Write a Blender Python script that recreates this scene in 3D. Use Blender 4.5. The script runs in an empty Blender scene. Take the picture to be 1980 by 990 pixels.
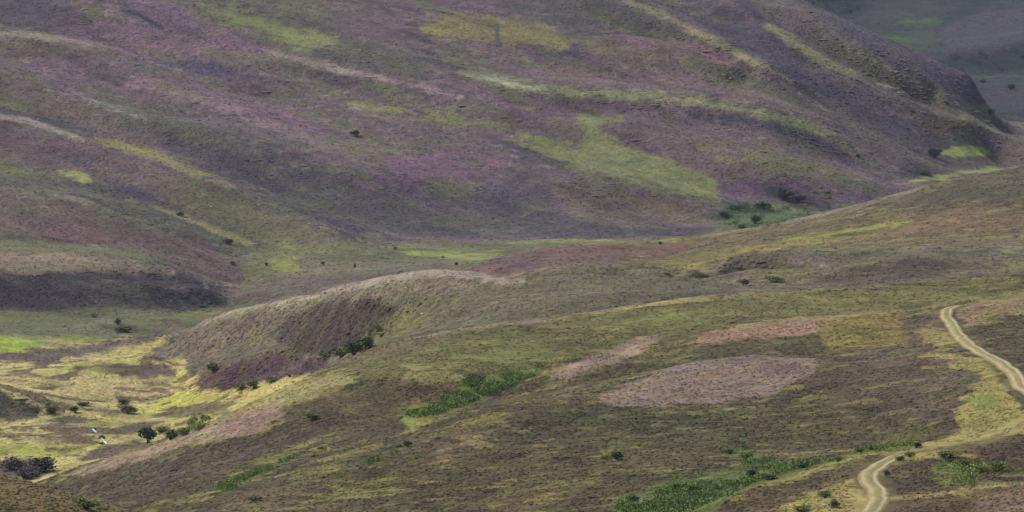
import bpy, math, random
import numpy as np

# ------------------------------------------------------------------ camera numbers
PW, PH = 1980.0, 990.0
F = 990.0 / math.tan(math.radians(6.0))      # 12 degree telephoto
P = math.radians(6.0)                        # looking down by 6 degrees
CP, SP = math.cos(P), math.sin(P)

def ray(u, v):
    """photo point -> (x/Y, z/Y) of the line of sight"""
    xc = (np.asarray(u, float) - 990) / F
    yc = -(np.asarray(v, float) - 495) / F
    k = CP + yc * SP
    return xc / k, (-SP + yc * CP) / k

def pix(t, q):
    """(x/Y, z/Y) -> photo point"""
    a = -P
    yc = np.tan(np.arctan(q) - a)
    k = CP + yc * SP
    return 990 + F * t * k, 495 - F * yc

# ------------------------------------------------------------------ survey of the land
pts = []                                     # (t, w, q)

def curve(nodes, step=34.0):
    """smooth polyline through nodes (tuples), resampled"""
    n = np.array(nodes, float)
    out = []
    for i in range(len(n) - 1):
        p0 = n[max(i - 1, 0)]; p1 = n[i]; p2 = n[i + 1]; p3 = n[min(i + 2, len(n) - 1)]
        m = max(1, int(np.hypot(*(p2 - p1)[:2]) / step))
        for j in range(m):
            s = j / m
            h = ((2 * s**3 - 3 * s**2 + 1) * p1 + (s**3 - 2 * s**2 + s) * (p2 - p0) * .5
                 + (-2 * s**3 + 3 * s**2) * p2 + (s**3 - s**2) * (p3 - p1) * .5)
            out.append(h)
    out.append(n[-1])
    return np.array(out)

def L(*nodes, step=34.0, seen=1):
    """a crest or a hollow seen in the photo: (u, v, distance)"""
    for u, v, d in curve(nodes, step):
        t, q = ray(u, v)
        pts.append((float(t), math.log(d), float(q), seen))

def Z(*nodes, step=60.0):
    """ground hidden behind a crest: (u, distance, height below the camera)"""
    for u, d, z in curve(nodes, step):
        pts.append(((u - 990) / F, math.log(d), z / d, 0))

TV = [-60, 0, 100, 200, 300, 400, 465, 520]
TU = [-200, 0, 500, 1000, 1500, 1900, 2100]
TD = [[2440, 2450, 2520, 2520, 2560, 2640, 2660],
      [2380, 2390, 2450, 2450, 2490, 2590, 2600],
      [2280, 2290, 2350, 2355, 2395, 2520, 2540],
      [2180, 2190, 2250, 2265, 2305, 2455, 2470],
      [2080, 2090, 2150, 2175, 2220, 2345, 2360],
      [1950, 1960, 2065, 2095, 2140, 2200, 2210],
      [1850, 1860, 1985, 2015, 2050, 2100, 2110],
      [1790, 1800, 1920, 1950, 1980, 2030, 2040]]
TD = np.array(TD, float)
def D0(u, v):
    i = min(max(np.searchsorted(TV, v) - 1, 0), len(TV) - 2); a = (v - TV[i]) / (TV[i + 1] - TV[i])
    j = min(max(np.searchsorted(TU, u) - 1, 0), len(TU) - 2); b = (u - TU[j]) / (TU[j + 1] - TU[j])
    return ((TD[i, j] * (1 - b) + TD[i, j + 1] * b) * (1 - a) + (TD[i + 1, j] * (1 - b) + TD[i + 1, j + 1] * b) * a)

def R(r, *nodes):
    """spur (r<0, stands forward) or gully (r>0) of the long heather hillside"""
    c = curve([(a, b) for a, b in nodes], 34)
    for k, (u, v) in enumerate(c):
        t, q = ray(u, v)
        pts.append((float(t), math.log(D0(u, v) * (1 + .48 * r)), float(q), 1))

# ground around the camera and below the frame
for u in (-300, 200, 700, 1300, 1800, 2300):
    Z((u, 20, -6), (u + 1, 20, -6)); Z((u, 120, -30), (u + 1, 120, -30)); Z((u, 300, -62), (u + 1, 300, -62))
    Z((u, 450, -85), (u + 1, 450, -85))
# A bottom-left near shoulder
L((-220, 860, 620), (-60, 897, 600), (0, 920, 590), (50, 942, 580), (100, 970, 570), (135, 992, 565), (220, 1060, 555))
L((-220, 960, 560), (0, 990, 545), (60, 1010, 540))
Z((-220, 690, -112), (0, 670, -112), (120, 650, -112), (260, 640, -113))
Z((-220, 820, -150), (0, 800, -143), (120, 780, -132))
Z((-220, 1000, -185), (-40, 1000, -180), (60, 1000, -166))
# B long near spur
L((60, 948, 1120), (115, 916, 1180), (200, 890, 1160), (280, 862, 1130), (370, 830, 1100), (450, 803, 1075), (545, 778, 1050),
  (600, 735, 1085), (650, 700, 1130), (720, 666, 1165), (860, 637, 1200), (1060, 615, 1215), (1240, 590, 1225),
  (1380, 572, 1235), (1560, 560, 1245), (1750, 548, 1255), (1980, 532, 1265), (2200, 520, 1275))
L((860, 647, 1178), (1060, 625, 1188), (1240, 600, 1198), (1380, 582, 1206), (1560, 570, 1218), (1750, 559, 1228), (1980, 545, 1240))
L((90, 985, 880), (200, 960, 920), (400, 900, 960), (560, 840, 980), (700, 780, 1000), (830, 740, 1020), (1000, 690, 1080), (1150, 660, 1120), (1300, 640, 1130))
L((200, 1000, 780), (600, 1000, 775), (1000, 1000, 755), (1250, 1000, 725))
L((-100, 1060, 740), (100, 1040, 760), (600, 1060, 735), (1000, 1060, 715), (1250, 1060, 680))
L((330, 960, 850), (430, 942, 860), (560, 900, 880), (700, 868, 900), (790, 845, 910))          # bracken gully
L((420, 985, 800), (560, 935, 835), (700, 900, 850), (860, 850, 880), (980, 810, 905), (1080, 770, 935))  # rib beyond it
L((640, 960, 815), (760, 925, 830), (900, 880, 850), (1050, 840, 880), (1200, 820, 890), (1400, 820, 885), (1600, 800, 890), (1750, 790, 890))
L((900, 945, 800), (1100, 920, 805), (1300, 900, 810), (1420, 860, 845), (1600, 850, 850))
L((760, 810, 975), (900, 770, 1010), (1040, 728, 1050))                                         # green bracken bank
L((1160, 768, 940), (1220, 742, 965), (1300, 716, 985), (1450, 693, 1000), (1580, 702, 1000), (1680, 690, 1010), (1760, 680, 1010))
L((1240, 735, 1030), (1330, 700, 1040), (1450, 680, 1045), (1580, 680, 1045), seen=0)
L((1065, 725, 1030), (1120, 700, 1045), (1180, 676, 1075), (1262, 657, 1095))
L((1190, 690, 1085), (1290, 662, 1108))
L((1310, 660, 1095), (1400, 634, 1115), (1500, 623, 1120), (1590, 618, 1125), (1740, 600, 1136), (1830, 594, 1140), (1980, 578, 1150), (2200, 568, 1155))
Z((1790, 1166, -135.6), (1830, 1166, -135.5), (1980, 1175, -134.4), (2200, 1180, -134))
L((1740, 592, 1190), (1830, 588, 1195), (1980, 573, 1200))
L((1160, 785, 925), (1300, 782, 925), (1500, 770, 925), (1700, 750, 930), (1820, 730, 940))
L((1800, 620, 1110), (1840, 650, 1050), (1900, 690, 975), (1960, 730, 915), (2040, 775, 860), (2200, 800, 830))
L((1980, 650, 1020), (2200, 650, 1020))
L((1860, 800, 845), (1900, 760, 880), (1800, 830, 838), (1760, 850, 832))
# gully behind the track shoulder and the shoulder itself
L((1180, 985, 730), (1280, 965, 745), (1360, 945, 755), (1440, 915, 775), (1540, 900, 785), (1640, 880, 800), (1760, 858, 820), (1860, 845, 815), seen=0)
L((1300, 1010, 668), (1380, 972, 680), (1460, 938, 692), (1560, 915, 705), (1640, 889, 720), (1740, 869, 738), (1860, 852, 758), (1980, 826, 790), (2200, 812, 800))
L((1400, 1000, 650), (1560, 970, 660), (1640, 940, 680), (1760, 905, 700), (1880, 890, 715), (2000, 870, 735), (2200, 850, 750))
L((1560, 1010, 630), (1700, 985, 640), (1980, 965, 645), (2200, 955, 645))
L((1560, 1070, 595), (1980, 1050, 590), (2200, 1050, 590))
Z((1330, 705, -112), (1480, 725, -112), (1600, 745, -113))
# hidden ground behind B
Z((-220, 1250, -205), (100, 1270, -203), (250, 1230, -200), (400, 1190, -190), (520, 1150, -178))
Z((560, 1160, -168), (660, 1200, -160), (760, 1235, -156), (900, 1250, -155), (1100, 1262, -153), (1300, 1275, -150), (1500, 1290, -147), (1800, 1300, -146), (2200, 1310, -145))
# valley floor on the left
FL = -204.0
for u in (-200, -60, 80, 220, 340):
    for v in (620, 660, 700, 740, 800, 850, 895):
        if u > 150 and v > 850: continue
        if v in (740, 800) and u < 80: continue
        t, q = ray(u, v); d = FL / q
        pts.append((float(t), math.log(d), float(q), 1))
for u, v, z in ((430, 770, -200), (400, 800, -200), (460, 752, -196), (300, 690, -200), (380, 660, -198)):
    t, q = ray(u, v); pts.append((float(t), math.log(z / q), float(q), 1))
L((-200, 700, 1530), (-60, 732, 1500), (0, 752, 1490), (40, 770, 1485), (80, 790, 1482))
L((-60, 806, 1468), (40, 806, 1468))
Z((-60, 1545, -204), (40, 1535, -204))
# C pale topped knolls
L((335, 645, 1658), (390, 622, 1640), (450, 600, 1622), (520, 586, 1590), (600, 570, 1550), (700, 545, 1508), (800, 524, 1470), (870, 521, 1452),
  (950, 535, 1445), (1030, 522, 1438), (1110, 510, 1430), (1200, 513, 1425), (1290, 523, 1415), (1350, 538, 1400), (1405, 553, 1385))
L((400, 690, 1570), (500, 650, 1560), (600, 620, 1510), (700, 590, 1450), (800, 570, 1410), (950, 570, 1370), (1100, 560, 1350), (1250, 560, 1335))
L((860, 614, 1345), (1050, 592, 1295), (1250, 574, 1300))
L((690, 668, 1430), (740, 655, 1405))
L((385, 738, 1530), (400, 722, 1525), (450, 700, 1512), (540, 682, 1498), (600, 688, 1464), (634, 703, 1438))
L((385, 760, 1505), (440, 752, 1500), (520, 742, 1470), (600, 725, 1425))
L((360, 704, 1582), (440, 684, 1560), (540, 668, 1515), (620, 672, 1472))
Z((300, 1790, -204), (450, 1740, -204), (600, 1665, -200), (750, 1600, -195), (900, 1560, -192), (1100, 1535, -190), (1280, 1520, -184), (1400, 1490, -172))
# D right hand low humps
L((1300, 535, 1490), (1340, 522, 1495), (1400, 502, 1500), (1480, 488, 1505), (1560, 489, 1505), (1620, 498, 1500))
L((1420, 550, 1400), (1500, 545, 1400), (1560, 548, 1395), (1640, 520, 1415), (1720, 505, 1425), (1800, 503, 1425), (1850, 515, 1420), (1980, 518, 1420), (2200, 510, 1430))
L((1440, 525, 1450), (1560, 520, 1450))
L((1560, 556, 1360), (1750, 535, 1365), (1980, 522, 1370), (2200, 512, 1380))
Z((1360, 1570, -170), (1500, 1560, -166), (1600, 1550, -163))
# F right hillside
L((1260, 478, 1930), (1330, 463, 1930), (1400, 450, 1905), (1500, 432, 1875), (1600, 411, 1850), (1700, 385, 1830), (1800, 355, 1820), (1900, 335, 1830), (1980, 320, 1850), (2200, 295, 1890))
L((1300, 500, 1680), (1400, 480, 1690), (1500, 465, 1690), (1650, 445, 1690), (1800, 425, 1690), (1980, 400, 1700), (2200, 385, 1710))
L((1640, 485, 1560), (1800, 470, 1560), (1980, 465, 1560), (2200, 460, 1560))
L((1200, 520, 1570), (1290, 508, 1600))
Z((1330, 2010, -203), (1450, 2010, -203), (1600, 2020, -203), (1800, 2040, -203), (2000, 2060, -201), (2200, 2080, -200))
# mound with red heather in mid valley
L((900, 527, 1650), (940, 506, 1760), (1000, 490, 1820), (1100, 474, 1860), (1200, 470, 1870), (1300, 467, 1890))
L((960, 520, 1600), (1080, 500, 1650), (1200, 495, 1660))
# floor in the middle
for u, v, z in ((560, 540, -203), (560, 500, -204), (650, 520, -203), (650, 490, -204), (760, 500, -204), (760, 480, -204), (880, 500, -203), (880, 478, -204),
                (1000, 470, -204), (480, 570, -203), (460, 600, -204), (700, 472, -204), (1150, 463, -203), (1300, 458, -202), (1420, 440, -200), (1480, 415, -201), (1560, 410, -200)):
    t, q = ray(u, v); pts.append((float(t), math.log(z / q), float(q), 1))
# H1 near bank of the left hillside
L((-200, 610, 1735), (0, 604, 1745), (150, 603, 1750), (300, 602, 1755), (440, 590, 1790))
L((-200, 540, 1765), (0, 535, 1775), (150, 540, 1780), (300, 545, 1785), (400, 560, 1795))
L((-200, 482, 1815), (0, 488, 1820), (150, 492, 1822), (270, 503, 1822), (345, 521, 1820), (400, 545, 1815), (440, 572, 1810))
L((-200, 465, 1885), (0, 470, 1885), (150, 478, 1885), (280, 490, 1890), (380, 520, 1890), (460, 550, 1880))
# H2
R(-.012, (-200, 340), (0, 352), (150, 372), (300, 412), (420, 458), (500, 505))
R(0, (-200, 410), (0, 420), (200, 440), (350, 480), (450, 520))
R(.014, (-200, 290), (0, 318), (120, 337), (240, 385), (330, 412), (430, 450), (500, 474), (560, 484))
# H3
R(-.016, (-200, 180), (0, 226), (90, 250), (200, 276), (330, 320), (460, 366), (540, 400), (620, 432), (682, 461))
R(-.004, (250, 330), (400, 390), (520, 440), (600, 468))
R(.005, (-200, 140), (0, 200), (150, 240), (300, 275), (450, 335), (540, 380), (640, 425), (715, 462))
R(-.012, (-200, 80), (0, 125), (140, 188), (230, 222), (330, 255), (450, 300))
R(.006, (-200, 60), (0, 105), (150, 150), (250, 190), (350, 225))
R(-.010, (-200, 50), (0, 68), (110, 78), (220, 105), (400, 200), (500, 235), (600, 270), (720, 330))
R(.008, (0, 55), (120, 60), (300, 110), (430, 160), (540, 190))
R(-.008, (100, 0), (260, 50), (420, 105), (540, 150))
R(-.010, (480, 100), (590, 122), (700, 143), (800, 165), (900, 188), (980, 205))
R(.003, (560, 152), (700, 184), (820, 210), (950, 236))
R(0, (640, 260), (760, 290), (900, 310))
R(.006, (700, 400), (850, 380), (960, 400))
R(-.008, (1040, 350), (1100, 380), (1130, 420), (1180, 445))
R(-.004, (1200, 350), (1300, 380), (1380, 410))
R(.008, (1250, 400), (1390, 430))
R(-.012, (900, 142), (1000, 166), (1100, 180), (1300, 192), (1400, 206), (1560, 242), (1680, 280), (1748, 308))
R(.002, (1000, 208), (1200, 220), (1400, 240), (1560, 285), (1680, 325), (1720, 345))
R(-.008, (1160, 240), (1240, 240), (1360, 270), (1500, 310), (1640, 345), (1700, 365))
R(.010, (1000, 255), (1110, 270), (1200, 300), (1300, 340), (1400, 370))
R(0, (700, 220), (860, 245), (960, 270))
R(-.004, (950, 290), (1060, 320), (1100, 335))
R(-.012, (1180, -40), (1300, 40), (1390, 82), (1470, 126))
R(.006, (1020, 20), (1150, 55), (1280, 80), (1400, 125), (1480, 165))
R(-.004, (1100, 70), (1200, 68), (1300, 85), (1420, 130))
R(.002, (1280, -20), (1400, 50), (1500, 120), (1600, 180), (1700, 240), (1800, 300), (1830, 322))
R(-.009, (1400, 0), (1480, 50), (1560, 100), (1650, 160), (1740, 188), (1850, 225), (1880, 236))

R(.003, (1500, 40), (1600, 100), (1700, 150), (1800, 190), (1880, 225))
R(-.006, (1480, 10), (1640, 95), (1780, 165), (1850, 200))
R(.004, (1000, 134), (1200, 150), (1400, 172))
L((1440, -50, 2540), (1530, -6, 2520), (1650, 45, 2530), (1750, 90, 2535), (1850, 136, 2530), (1882, 156, 2530), (1891, 180, 2528), (1900, 205, 2525), (1915, 232, 2526), (1935, 256, 2530))
Z((1890, 2600, -195), (1930, 2595, -199), (1970, 2570, -200), (2020, 2540, -200.5))
# foot of the hillside
L((700, 466, 2000), (800, 466, 2005), (1000, 463, 2012), (1150, 460, 2020), (1330, 455, 2030), (1400, 430, 2080), (1500, 405, 2140), (1620, 400, 2170), (1700, 370, 2200), (1760, 348, 2240), (1840, 326, 2300), (1900, 290, 2400), (1935, 262, 2490))
# top of the hill beyond the frame
L((-200, -60, 2440), (0, -60, 2450), (500, -60, 2520), (1000, -60, 2520), (1300, -60, 2540))
for u in (-200, 300, 800, 1300):
    Z((u, 2950, -70), (u + 1, 2950, -70)); Z((u, 3600, -25), (u + 1, 3600, -25)); Z((u, 5200, -10), (u + 1, 5200, -10)); Z((u, 9000, -60), (u + 1, 9000, -60))
# I the far valley at the top right
Z((1450, 2750, -165), (1600, 2700, -185), (1750, 2680, -194), (1850, 2660, -197))
for u, v, z in ((1915, 178, -198), (1922, 200, -199), (1960, 262, -200), (2000, 266, -200), (1925, 190, -198), (1935, 215, -198), (1955, 240, -199), (1960, 330, -200), (1980, 290, -200), (1900, 300, -200), (1980, 240, -200), (2100, 290, -199), (2100, 200, -198), (1980, 200, -198), (1960, 165, -197), (2200, 250, -199), (2200, 150, -190)):
    t, q = ray(u, v); pts.append((float(t), math.log(z / q), float(q), 1))
L((1860, 148, 2900), (1980, 143, 2900), (2200, 130, 2900))
L((1790, 100, 2990), (1840, 92, 2985), (1900, 84, 2980), (1980, 76, 2980), (2200, 60, 2980))
L((1700, 72, 3150), (1770, 74, 3140), (1850, 62, 3160), (1980, 50, 3180), (2200, 30, 3180))
L((1540, 20, 3250), (1640, 30, 3270), (1740, 30, 3290), (1900, 20, 3300), (2200, -10, 3320))
L((1500, -30, 3350), (1650, -25, 3400), (1850, -30, 3420), (2200, -70, 3420))
for u in (1500, 1900, 2300):
    Z((u, 4200, -95), (u + 1, 4200, -95)); Z((u, 5500, -30), (u + 1, 5500, -30)); Z((u, 9000, -60), (u + 1, 9000, -60))

pts = np.array(pts)
# merge almost coincident points so the spline stays calm
key = np.round(pts[:, :2] / .0012).astype(int)
_, ix = np.unique(key, axis=0, return_index=True)
pts = pts[np.sort(ix)]

# ------------------------------------------------------------------ thin plate spline in (x/Y, ln Y)
def phi(r2):
    return .5 * r2 * np.log(r2 + 1e-12)
def tps_fit(p, lam):
    n = len(p)
    K = phi((p[:, None, 0] - p[None, :, 0])**2 + (p[:, None, 1] - p[None, :, 1])**2) + lam * np.eye(n)
    A = np.zeros((n + 3, n + 3)); A[:n, :n] = K
    Pm = np.c_[np.ones(n), p[:, 0], p[:, 1]]; A[:n, n:] = Pm; A[n:, :n] = Pm.T
    return np.linalg.solve(A, np.r_[p[:, 2], 0, 0, 0])
def tps_eval(p, c, T, W):
    out = np.empty((len(W), len(T)))
    for i, w in enumerate(W):
        r2 = (T[:, None] - p[None, :, 0])**2 + (w - p[None, :, 1])**2
        out[i] = phi(r2) @ c[:-3] + c[-3] + c[-2] * T + c[-1] * w
    return out

tc = np.linspace((-290 - 990) / F, (2290 - 990) / F, 260)
wc = np.r_[np.linspace(math.log(15), math.log(480), 30)[:-1], np.linspace(math.log(480), math.log(3700), 560), np.linspace(math.log(3700), math.log(9000), 25)[1:]]
ft = tc[::2]; fw = wc[::2]
for it in range(3):
    # the smooth spline can bulge up in front of a crest and hide it: pin the bulge under the line of sight
    coef = tps_fit(pts, 2e-7); Vf = pix(0 * ft[None, :], tps_eval(pts, coef, ft, fw))[1]; Ef = np.minimum.accumulate(Vf, axis=0); add = []
    for t, w, q, s_ in pts:
        if s_ != 1 or not ft[0] < t < ft[-1]: continue
        v = float(pix(t, q)[1]); j = int(np.argmin(abs(ft - t))); i = max(int(np.searchsorted(fw, w)) - 1, 0)
        if Ef[i, j] < v - 4:
            k = int(np.argmin(Vf[:i + 1, j])); r_ = math.exp(w - fw[k])
            if 1.001 < r_ < 1.11:
                add.append((t, fw[k], float(ray(0, v + 3 + min(30, .06 * (math.exp(w) - math.exp(fw[k]))))[1]), 2))
    if not add: break
    pts = np.concatenate([pts, np.array(add)])
    key = np.round(pts[:, :2] / .0012).astype(int); _, ix = np.unique(key, axis=0, return_index=True); pts = pts[np.sort(ix)]
coef = tps_fit(pts, 2e-7)
Qc = tps_eval(pts, coef, tc, wc)

def cubic_w(xs, xk):
    """Catmull-Rom weights on non uniform knots"""
    M = np.zeros((len(xs), len(xk)))
    i = np.clip(np.searchsorted(xk, xs) - 1, 0, len(xk) - 2)
    h = xk[i + 1] - xk[i]; s = np.clip((xs - xk[i]) / h, 0, 1)
    h00 = 2*s**3 - 3*s**2 + 1; h10 = s**3 - 2*s**2 + s; h01 = -2*s**3 + 3*s**2; h11 = s**3 - s**2
    r = np.arange(len(xs))
    M[r, i] += h00; M[r, i + 1] += h01
    im = np.maximum(i - 1, 0); ip = np.minimum(i + 2, len(xk) - 1)
    d0 = h / (xk[i + 1] - xk[im]); M[r, i + 1] += h10 * d0; M[r, im] -= h10 * d0
    d1 = h / (xk[ip] - xk[i]); M[r, ip] += h11 * d1; M[r, i] -= h11 * d1
    return M

NCOL = 1180
core = (np.linspace(-260, 2260, NCOL) - 990) / F
side = np.cumsum(np.geomspace(.0006, .05, 26))
TT = np.r_[core[0] - side[::-1], core, core[-1] + side]
Tcl = np.clip(TT, tc[0], tc[-1])
# rows: as close together as the photo needs
Vc = pix(0 * Qc, Qc)[1]
g = np.abs(np.gradient(Vc, wc, axis=0))
dens = np.percentile(g, 75, axis=1) / 2.6 + 8
dens = np.where(wc < math.log(520), 8, dens)
cum = np.r_[0, np.cumsum((dens[1:] + dens[:-1]) * .5 * np.diff(wc))]
NROW = int(min(cum[-1], 1500))
WW = np.interp(np.linspace(0, cum[-1], NROW), cum, wc)
Q0 = cubic_w(WW, wc) @ Qc @ cubic_w(Tcl, tc).T
YY = np.exp(WW)[:, None] * np.ones(len(TT)); XX = TT[None, :] * YY

# ------------------------------------------------------------------ noise in metres on the ground
def _grad(ix, iy, seed):
    h = (ix * 374761393 + iy * 668265263 + seed * 982451653) & 0xffffffff
    h = ((h ^ (h >> 13)) * 1274126177) & 0xffffffff
    return ((h ^ (h >> 16)) & 0xffff).astype(np.float32) / 65535.0 * 2 - 1
def vnoise(x, y, seed):
    xi = np.floor(x).astype(np.int64); yi = np.floor(y).astype(np.int64)
    fx = (x - xi).astype(np.float32); fy = (y - yi).astype(np.float32)
    fx = fx * fx * (3 - 2 * fx); fy = fy * fy * (3 - 2 * fy)
    a = _grad(xi, yi, seed); b = _grad(xi + 1, yi, seed); c = _grad(xi, yi + 1, seed); d = _grad(xi + 1, yi + 1, seed)
    return a + (b - a) * fx + (c - a) * fy + (a - b - c + d) * fx * fy
def fbm(x, y, wave, octs, seed, gain=.55):
    s = 0; amp = 1; tot = 0
    for k in range(octs):
        a = .6 + k * 1.1
        xr = (x * math.cos(a) - y * math.sin(a)) / wave; yr = (x * math.sin(a) + y * math.cos(a)) / wave
        s = s + amp * vnoise(xr + 1000, yr + 1000, seed + k); tot += amp
        amp *= gain; wave *= .5
    return s / tot * 1.9

U0, V0 = pix(TT[None, :] * np.ones_like(Q0), Q0)
VE = np.minimum.accumulate(V0, axis=0)            # where a slope is hidden it keeps the cover of the crest before it

N1 = fbm(XX, YY, 18, 4, 11); N2 = fbm(XX, YY, 6, 3, 37); N3 = fbm(XX, YY, 70, 4, 71); N4 = fbm(XX, YY, 26, 4, 91); N5 = fbm(XX, YY, 2.6, 2, 131)
WU = 7 * fbm(XX, YY, 9, 3, 151); WV = 3.2 * fbm(XX, YY, 9, 3, 171)   # ragged borders

# ------------------------------------------------------------------ vegetation cover
def lin(c):
    c = np.asarray(c, float) / 255.0
    return np.where(c <= .04045, c / 12.92, ((c + .055) / 1.055) ** 2.4)
def sst(x):
    x = np.clip(x, 0, 1); return x * x * (3 - 2 * x)

COL = np.empty(Q0.shape + (3,))
UU = U0; DD = YY
def zone_mask(z):
    if z == 'A': return (DD < 650) & (UU < 330)
    if z == 'B': return (DD < np.where(UU > 330, 1258, 1225)) & ~((DD < 650) & (UU < 330))
    CF = np.interp(UU, [330, 450, 600, 750, 870], [1715, 1680, 1610, 1555, 1530])
    if z == 'C': return (DD >= np.where(UU > 330, 1258, 1225)) & (DD < CF) & (UU >= 330)
    if z == 'F': return (DD >= 1530) & (DD < 2015) & (UU > 1180) & ~((UU < 1260) & (DD > 1900))
    if z == 'I': return (DD > 2600) & (UU > 1450)
    if z == 'G': return (DD >= np.where(UU >= 330, CF, 1225)) & ~((DD < 2015) & (UU > 1180) & ~((UU < 1260) & (DD > 1900))) & ~((DD > 2600) & (UU > 1450))
ZN = {z: zone_mask(z) for z in 'ABCFGI'}
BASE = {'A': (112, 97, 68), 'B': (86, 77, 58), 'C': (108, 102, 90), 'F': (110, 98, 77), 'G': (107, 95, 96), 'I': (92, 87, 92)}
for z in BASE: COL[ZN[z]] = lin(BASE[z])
ZI = {z: tuple(a.astype(np.int32) for a in np.nonzero(ZN[z])) for z in ZN}
ZUV = {z: (UU[ZI[z]] + WU[ZI[z]], VE[ZI[z]] + WV[ZI[z]]) for z in ZN}

def sd_poly(px, py, P_):
    P_ = np.array(P_, float); n = len(P_)
    d = np.full(px.shape, 1e9); ins = np.zeros(px.shape, bool)
    for i in range(n):
        ax, ay = P_[i]; bx, by = P_[(i + 1) % n]
        ex, ey = bx - ax, by - ay
        s = np.clip(((px - ax) * ex + (py - ay) * ey) / (ex * ex + ey * ey + 1e-9), 0, 1)
        d = np.minimum(d, (px - ax - s * ex)**2 + (py - ay - s * ey)**2)
        c = ((ay > py) != (by > py)) & (px < ex * (py - ay) / (ey + (1e-9 if ey >= 0 else -1e-9)) + ax)
        ins ^= c
    return np.where(ins, np.sqrt(d), -np.sqrt(d))
def sd_line(px, py, P_, w0, w1):
    c = curve(P_, 25) if len(P_) > 2 else np.array(P_, float)
    L_ = np.r_[0, np.cumsum(np.hypot(*np.diff(c, axis=0).T))]; L_ /= L_[-1]
    best = np.full(px.shape, -1e9)
    for i in range(len(c) - 1):
        ax, ay = c[i]; bx, by = c[i + 1]; ex, ey = bx - ax, by - ay
        s = np.clip(((px - ax) * ex + (py - ay) * ey) / (ex * ex + ey * ey + 1e-9), 0, 1)
        q = L_[i] + (L_[i + 1] - L_[i]) * s
        wid = (w0 + (w1 - w0) * q) * .5 * np.clip(np.minimum(q, 1 - q) * 8 + .25, 0, 1)
        best = np.maximum(best, wid - np.hypot(px - ax - s * ex, py - ay - s * ey))
    return best
BRK = []
def paint(z, col, P_, f=5, a=1., w=None, rag=.7, cov=None, thr=.25):
    """cover one region: z zone, P_ outline (or a line of width w), f softness, a strength, cov patchiness"""
    PP = np.array(P_, float)
    if z == 'G' and w and sum(col) > 340 and PP[:, 1].mean() < 470:      # pale grass ribs, widened and lightened in place of relief shading
        w = tuple(1.3 * q for q in w) if isinstance(w, tuple) else w * 1.3; col = tuple(c + 5 for c in col); a = min(1, a * 1.1)
    if z == 'G' and PP[:, 1].min() >= 598 and PP[:, 0].max() <= 702:
        paint('C', col, P_, f, a, w, rag, cov, thr)
    m = f * 3 + ((max(w) if isinstance(w, tuple) else w) * .5 if w else 0) + 3
    u, v = ZUV[z]
    k = np.nonzero((u > PP[:, 0].min() - m) & (u < PP[:, 0].max() + m) & (v > PP[:, 1].min() - m) & (v < PP[:, 1].max() + m))[0]
    if len(k) == 0: return
    I = (ZI[z][0][k], ZI[z][1][k])
    if w is None: sd = sd_poly(u[k], v[k], P_)
    else:
        u = u - .65 * WU[ZI[z]]; v = v - .65 * WV[ZI[z]]
        w0, w1 = w if isinstance(w, tuple) else (w, w)
        sd = sd_line(u[k], v[k], P_, w0, w1)
    n = .5 * N1[I] + .6 * N2[I] + .45 * N5[I]
    ff = f * 1.5 if z == 'G' and max(P_[q][1] for q in range(len(P_))) < 470 and f > 2.6 and w is None else f
    al = sst(.5 + sd / (2.2 * ff) + rag * n * .75) * (sd > -2 * ff)
    if cov is not None:
        al = al * sst(.5 + (N4[I] * .6 + N2[I] * .5 + (cov - .5) * 1.6) / thr * .5)
    al = (al * a)[:, None]
    COL[I] = COL[I] * (1 - al) + lin(col) * al
p = paint
E = 2150
# ---- older and younger heather, grass coming through, straw flecks: streaks that follow the fall of each slope
def streak(dx, dy, wave, ratio, seed):
    n_ = math.hypot(dx, dy); dx /= n_; dy /= n_
    return fbm((XX * dx + YY * dy) / ratio, -XX * dy + YY * dx, wave, 4, seed)
def wash(zs, nf, lo, hi, col, a, mult=False, q=1.):
    m_ = sst((nf - lo) / (hi - lo)) * a * q * sum(ZN[z] for z in zs)
    for k in range(3):
        tgt = COL[..., k] * col[k] if mult else lin(col)[k]
        COL[..., k] = COL[..., k] * (1 - m_) + tgt * m_
sG = streak(1, -1.1, 9, 5, 201); sG2 = streak(1, -.9, 16, 4, 221); sB = streak(.25, 1, 5, 4, 241); sB2 = streak(.5, 1, 9, 4, 261); sC = fbm(XX, YY, 4.5, 4, 281)
def washes(q):
    wash('G', sG, .12, .55, (104, 107, 80), .6, q=q)
    wash('G', sG2, .2, .7, (.66, .64, .74), .75, True, q=q)
    wash('G', -sG2, .3, .8, (126, 102, 118), .4, q=q)
    wash('G', sC, .35, .8, (.7, .7, .74), .6, True, q=q)
    wash('G', -sC, .45, .9, (136, 124, 110), .4, q=q)
    wash('BF', sB, .2, .65, (104, 106, 62), .42, q=q)
    wash('BF', sB2, .2, .7, (.66, .66, .7), .7, True, q=q)
    wash('C', sB2, .1, .6, (.74, .72, .74), .6, True, q=q)
    wash('C', sB, .25, .7, (110, 108, 70), .4, q=q)
    wash('BCF', -sC, .42, .85, (140, 130, 84), .5, q=q)
    wash('BCF', sC, .2, .7, (.62, .62, .64), .7, True, q=q)
washes(1.0)
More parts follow.
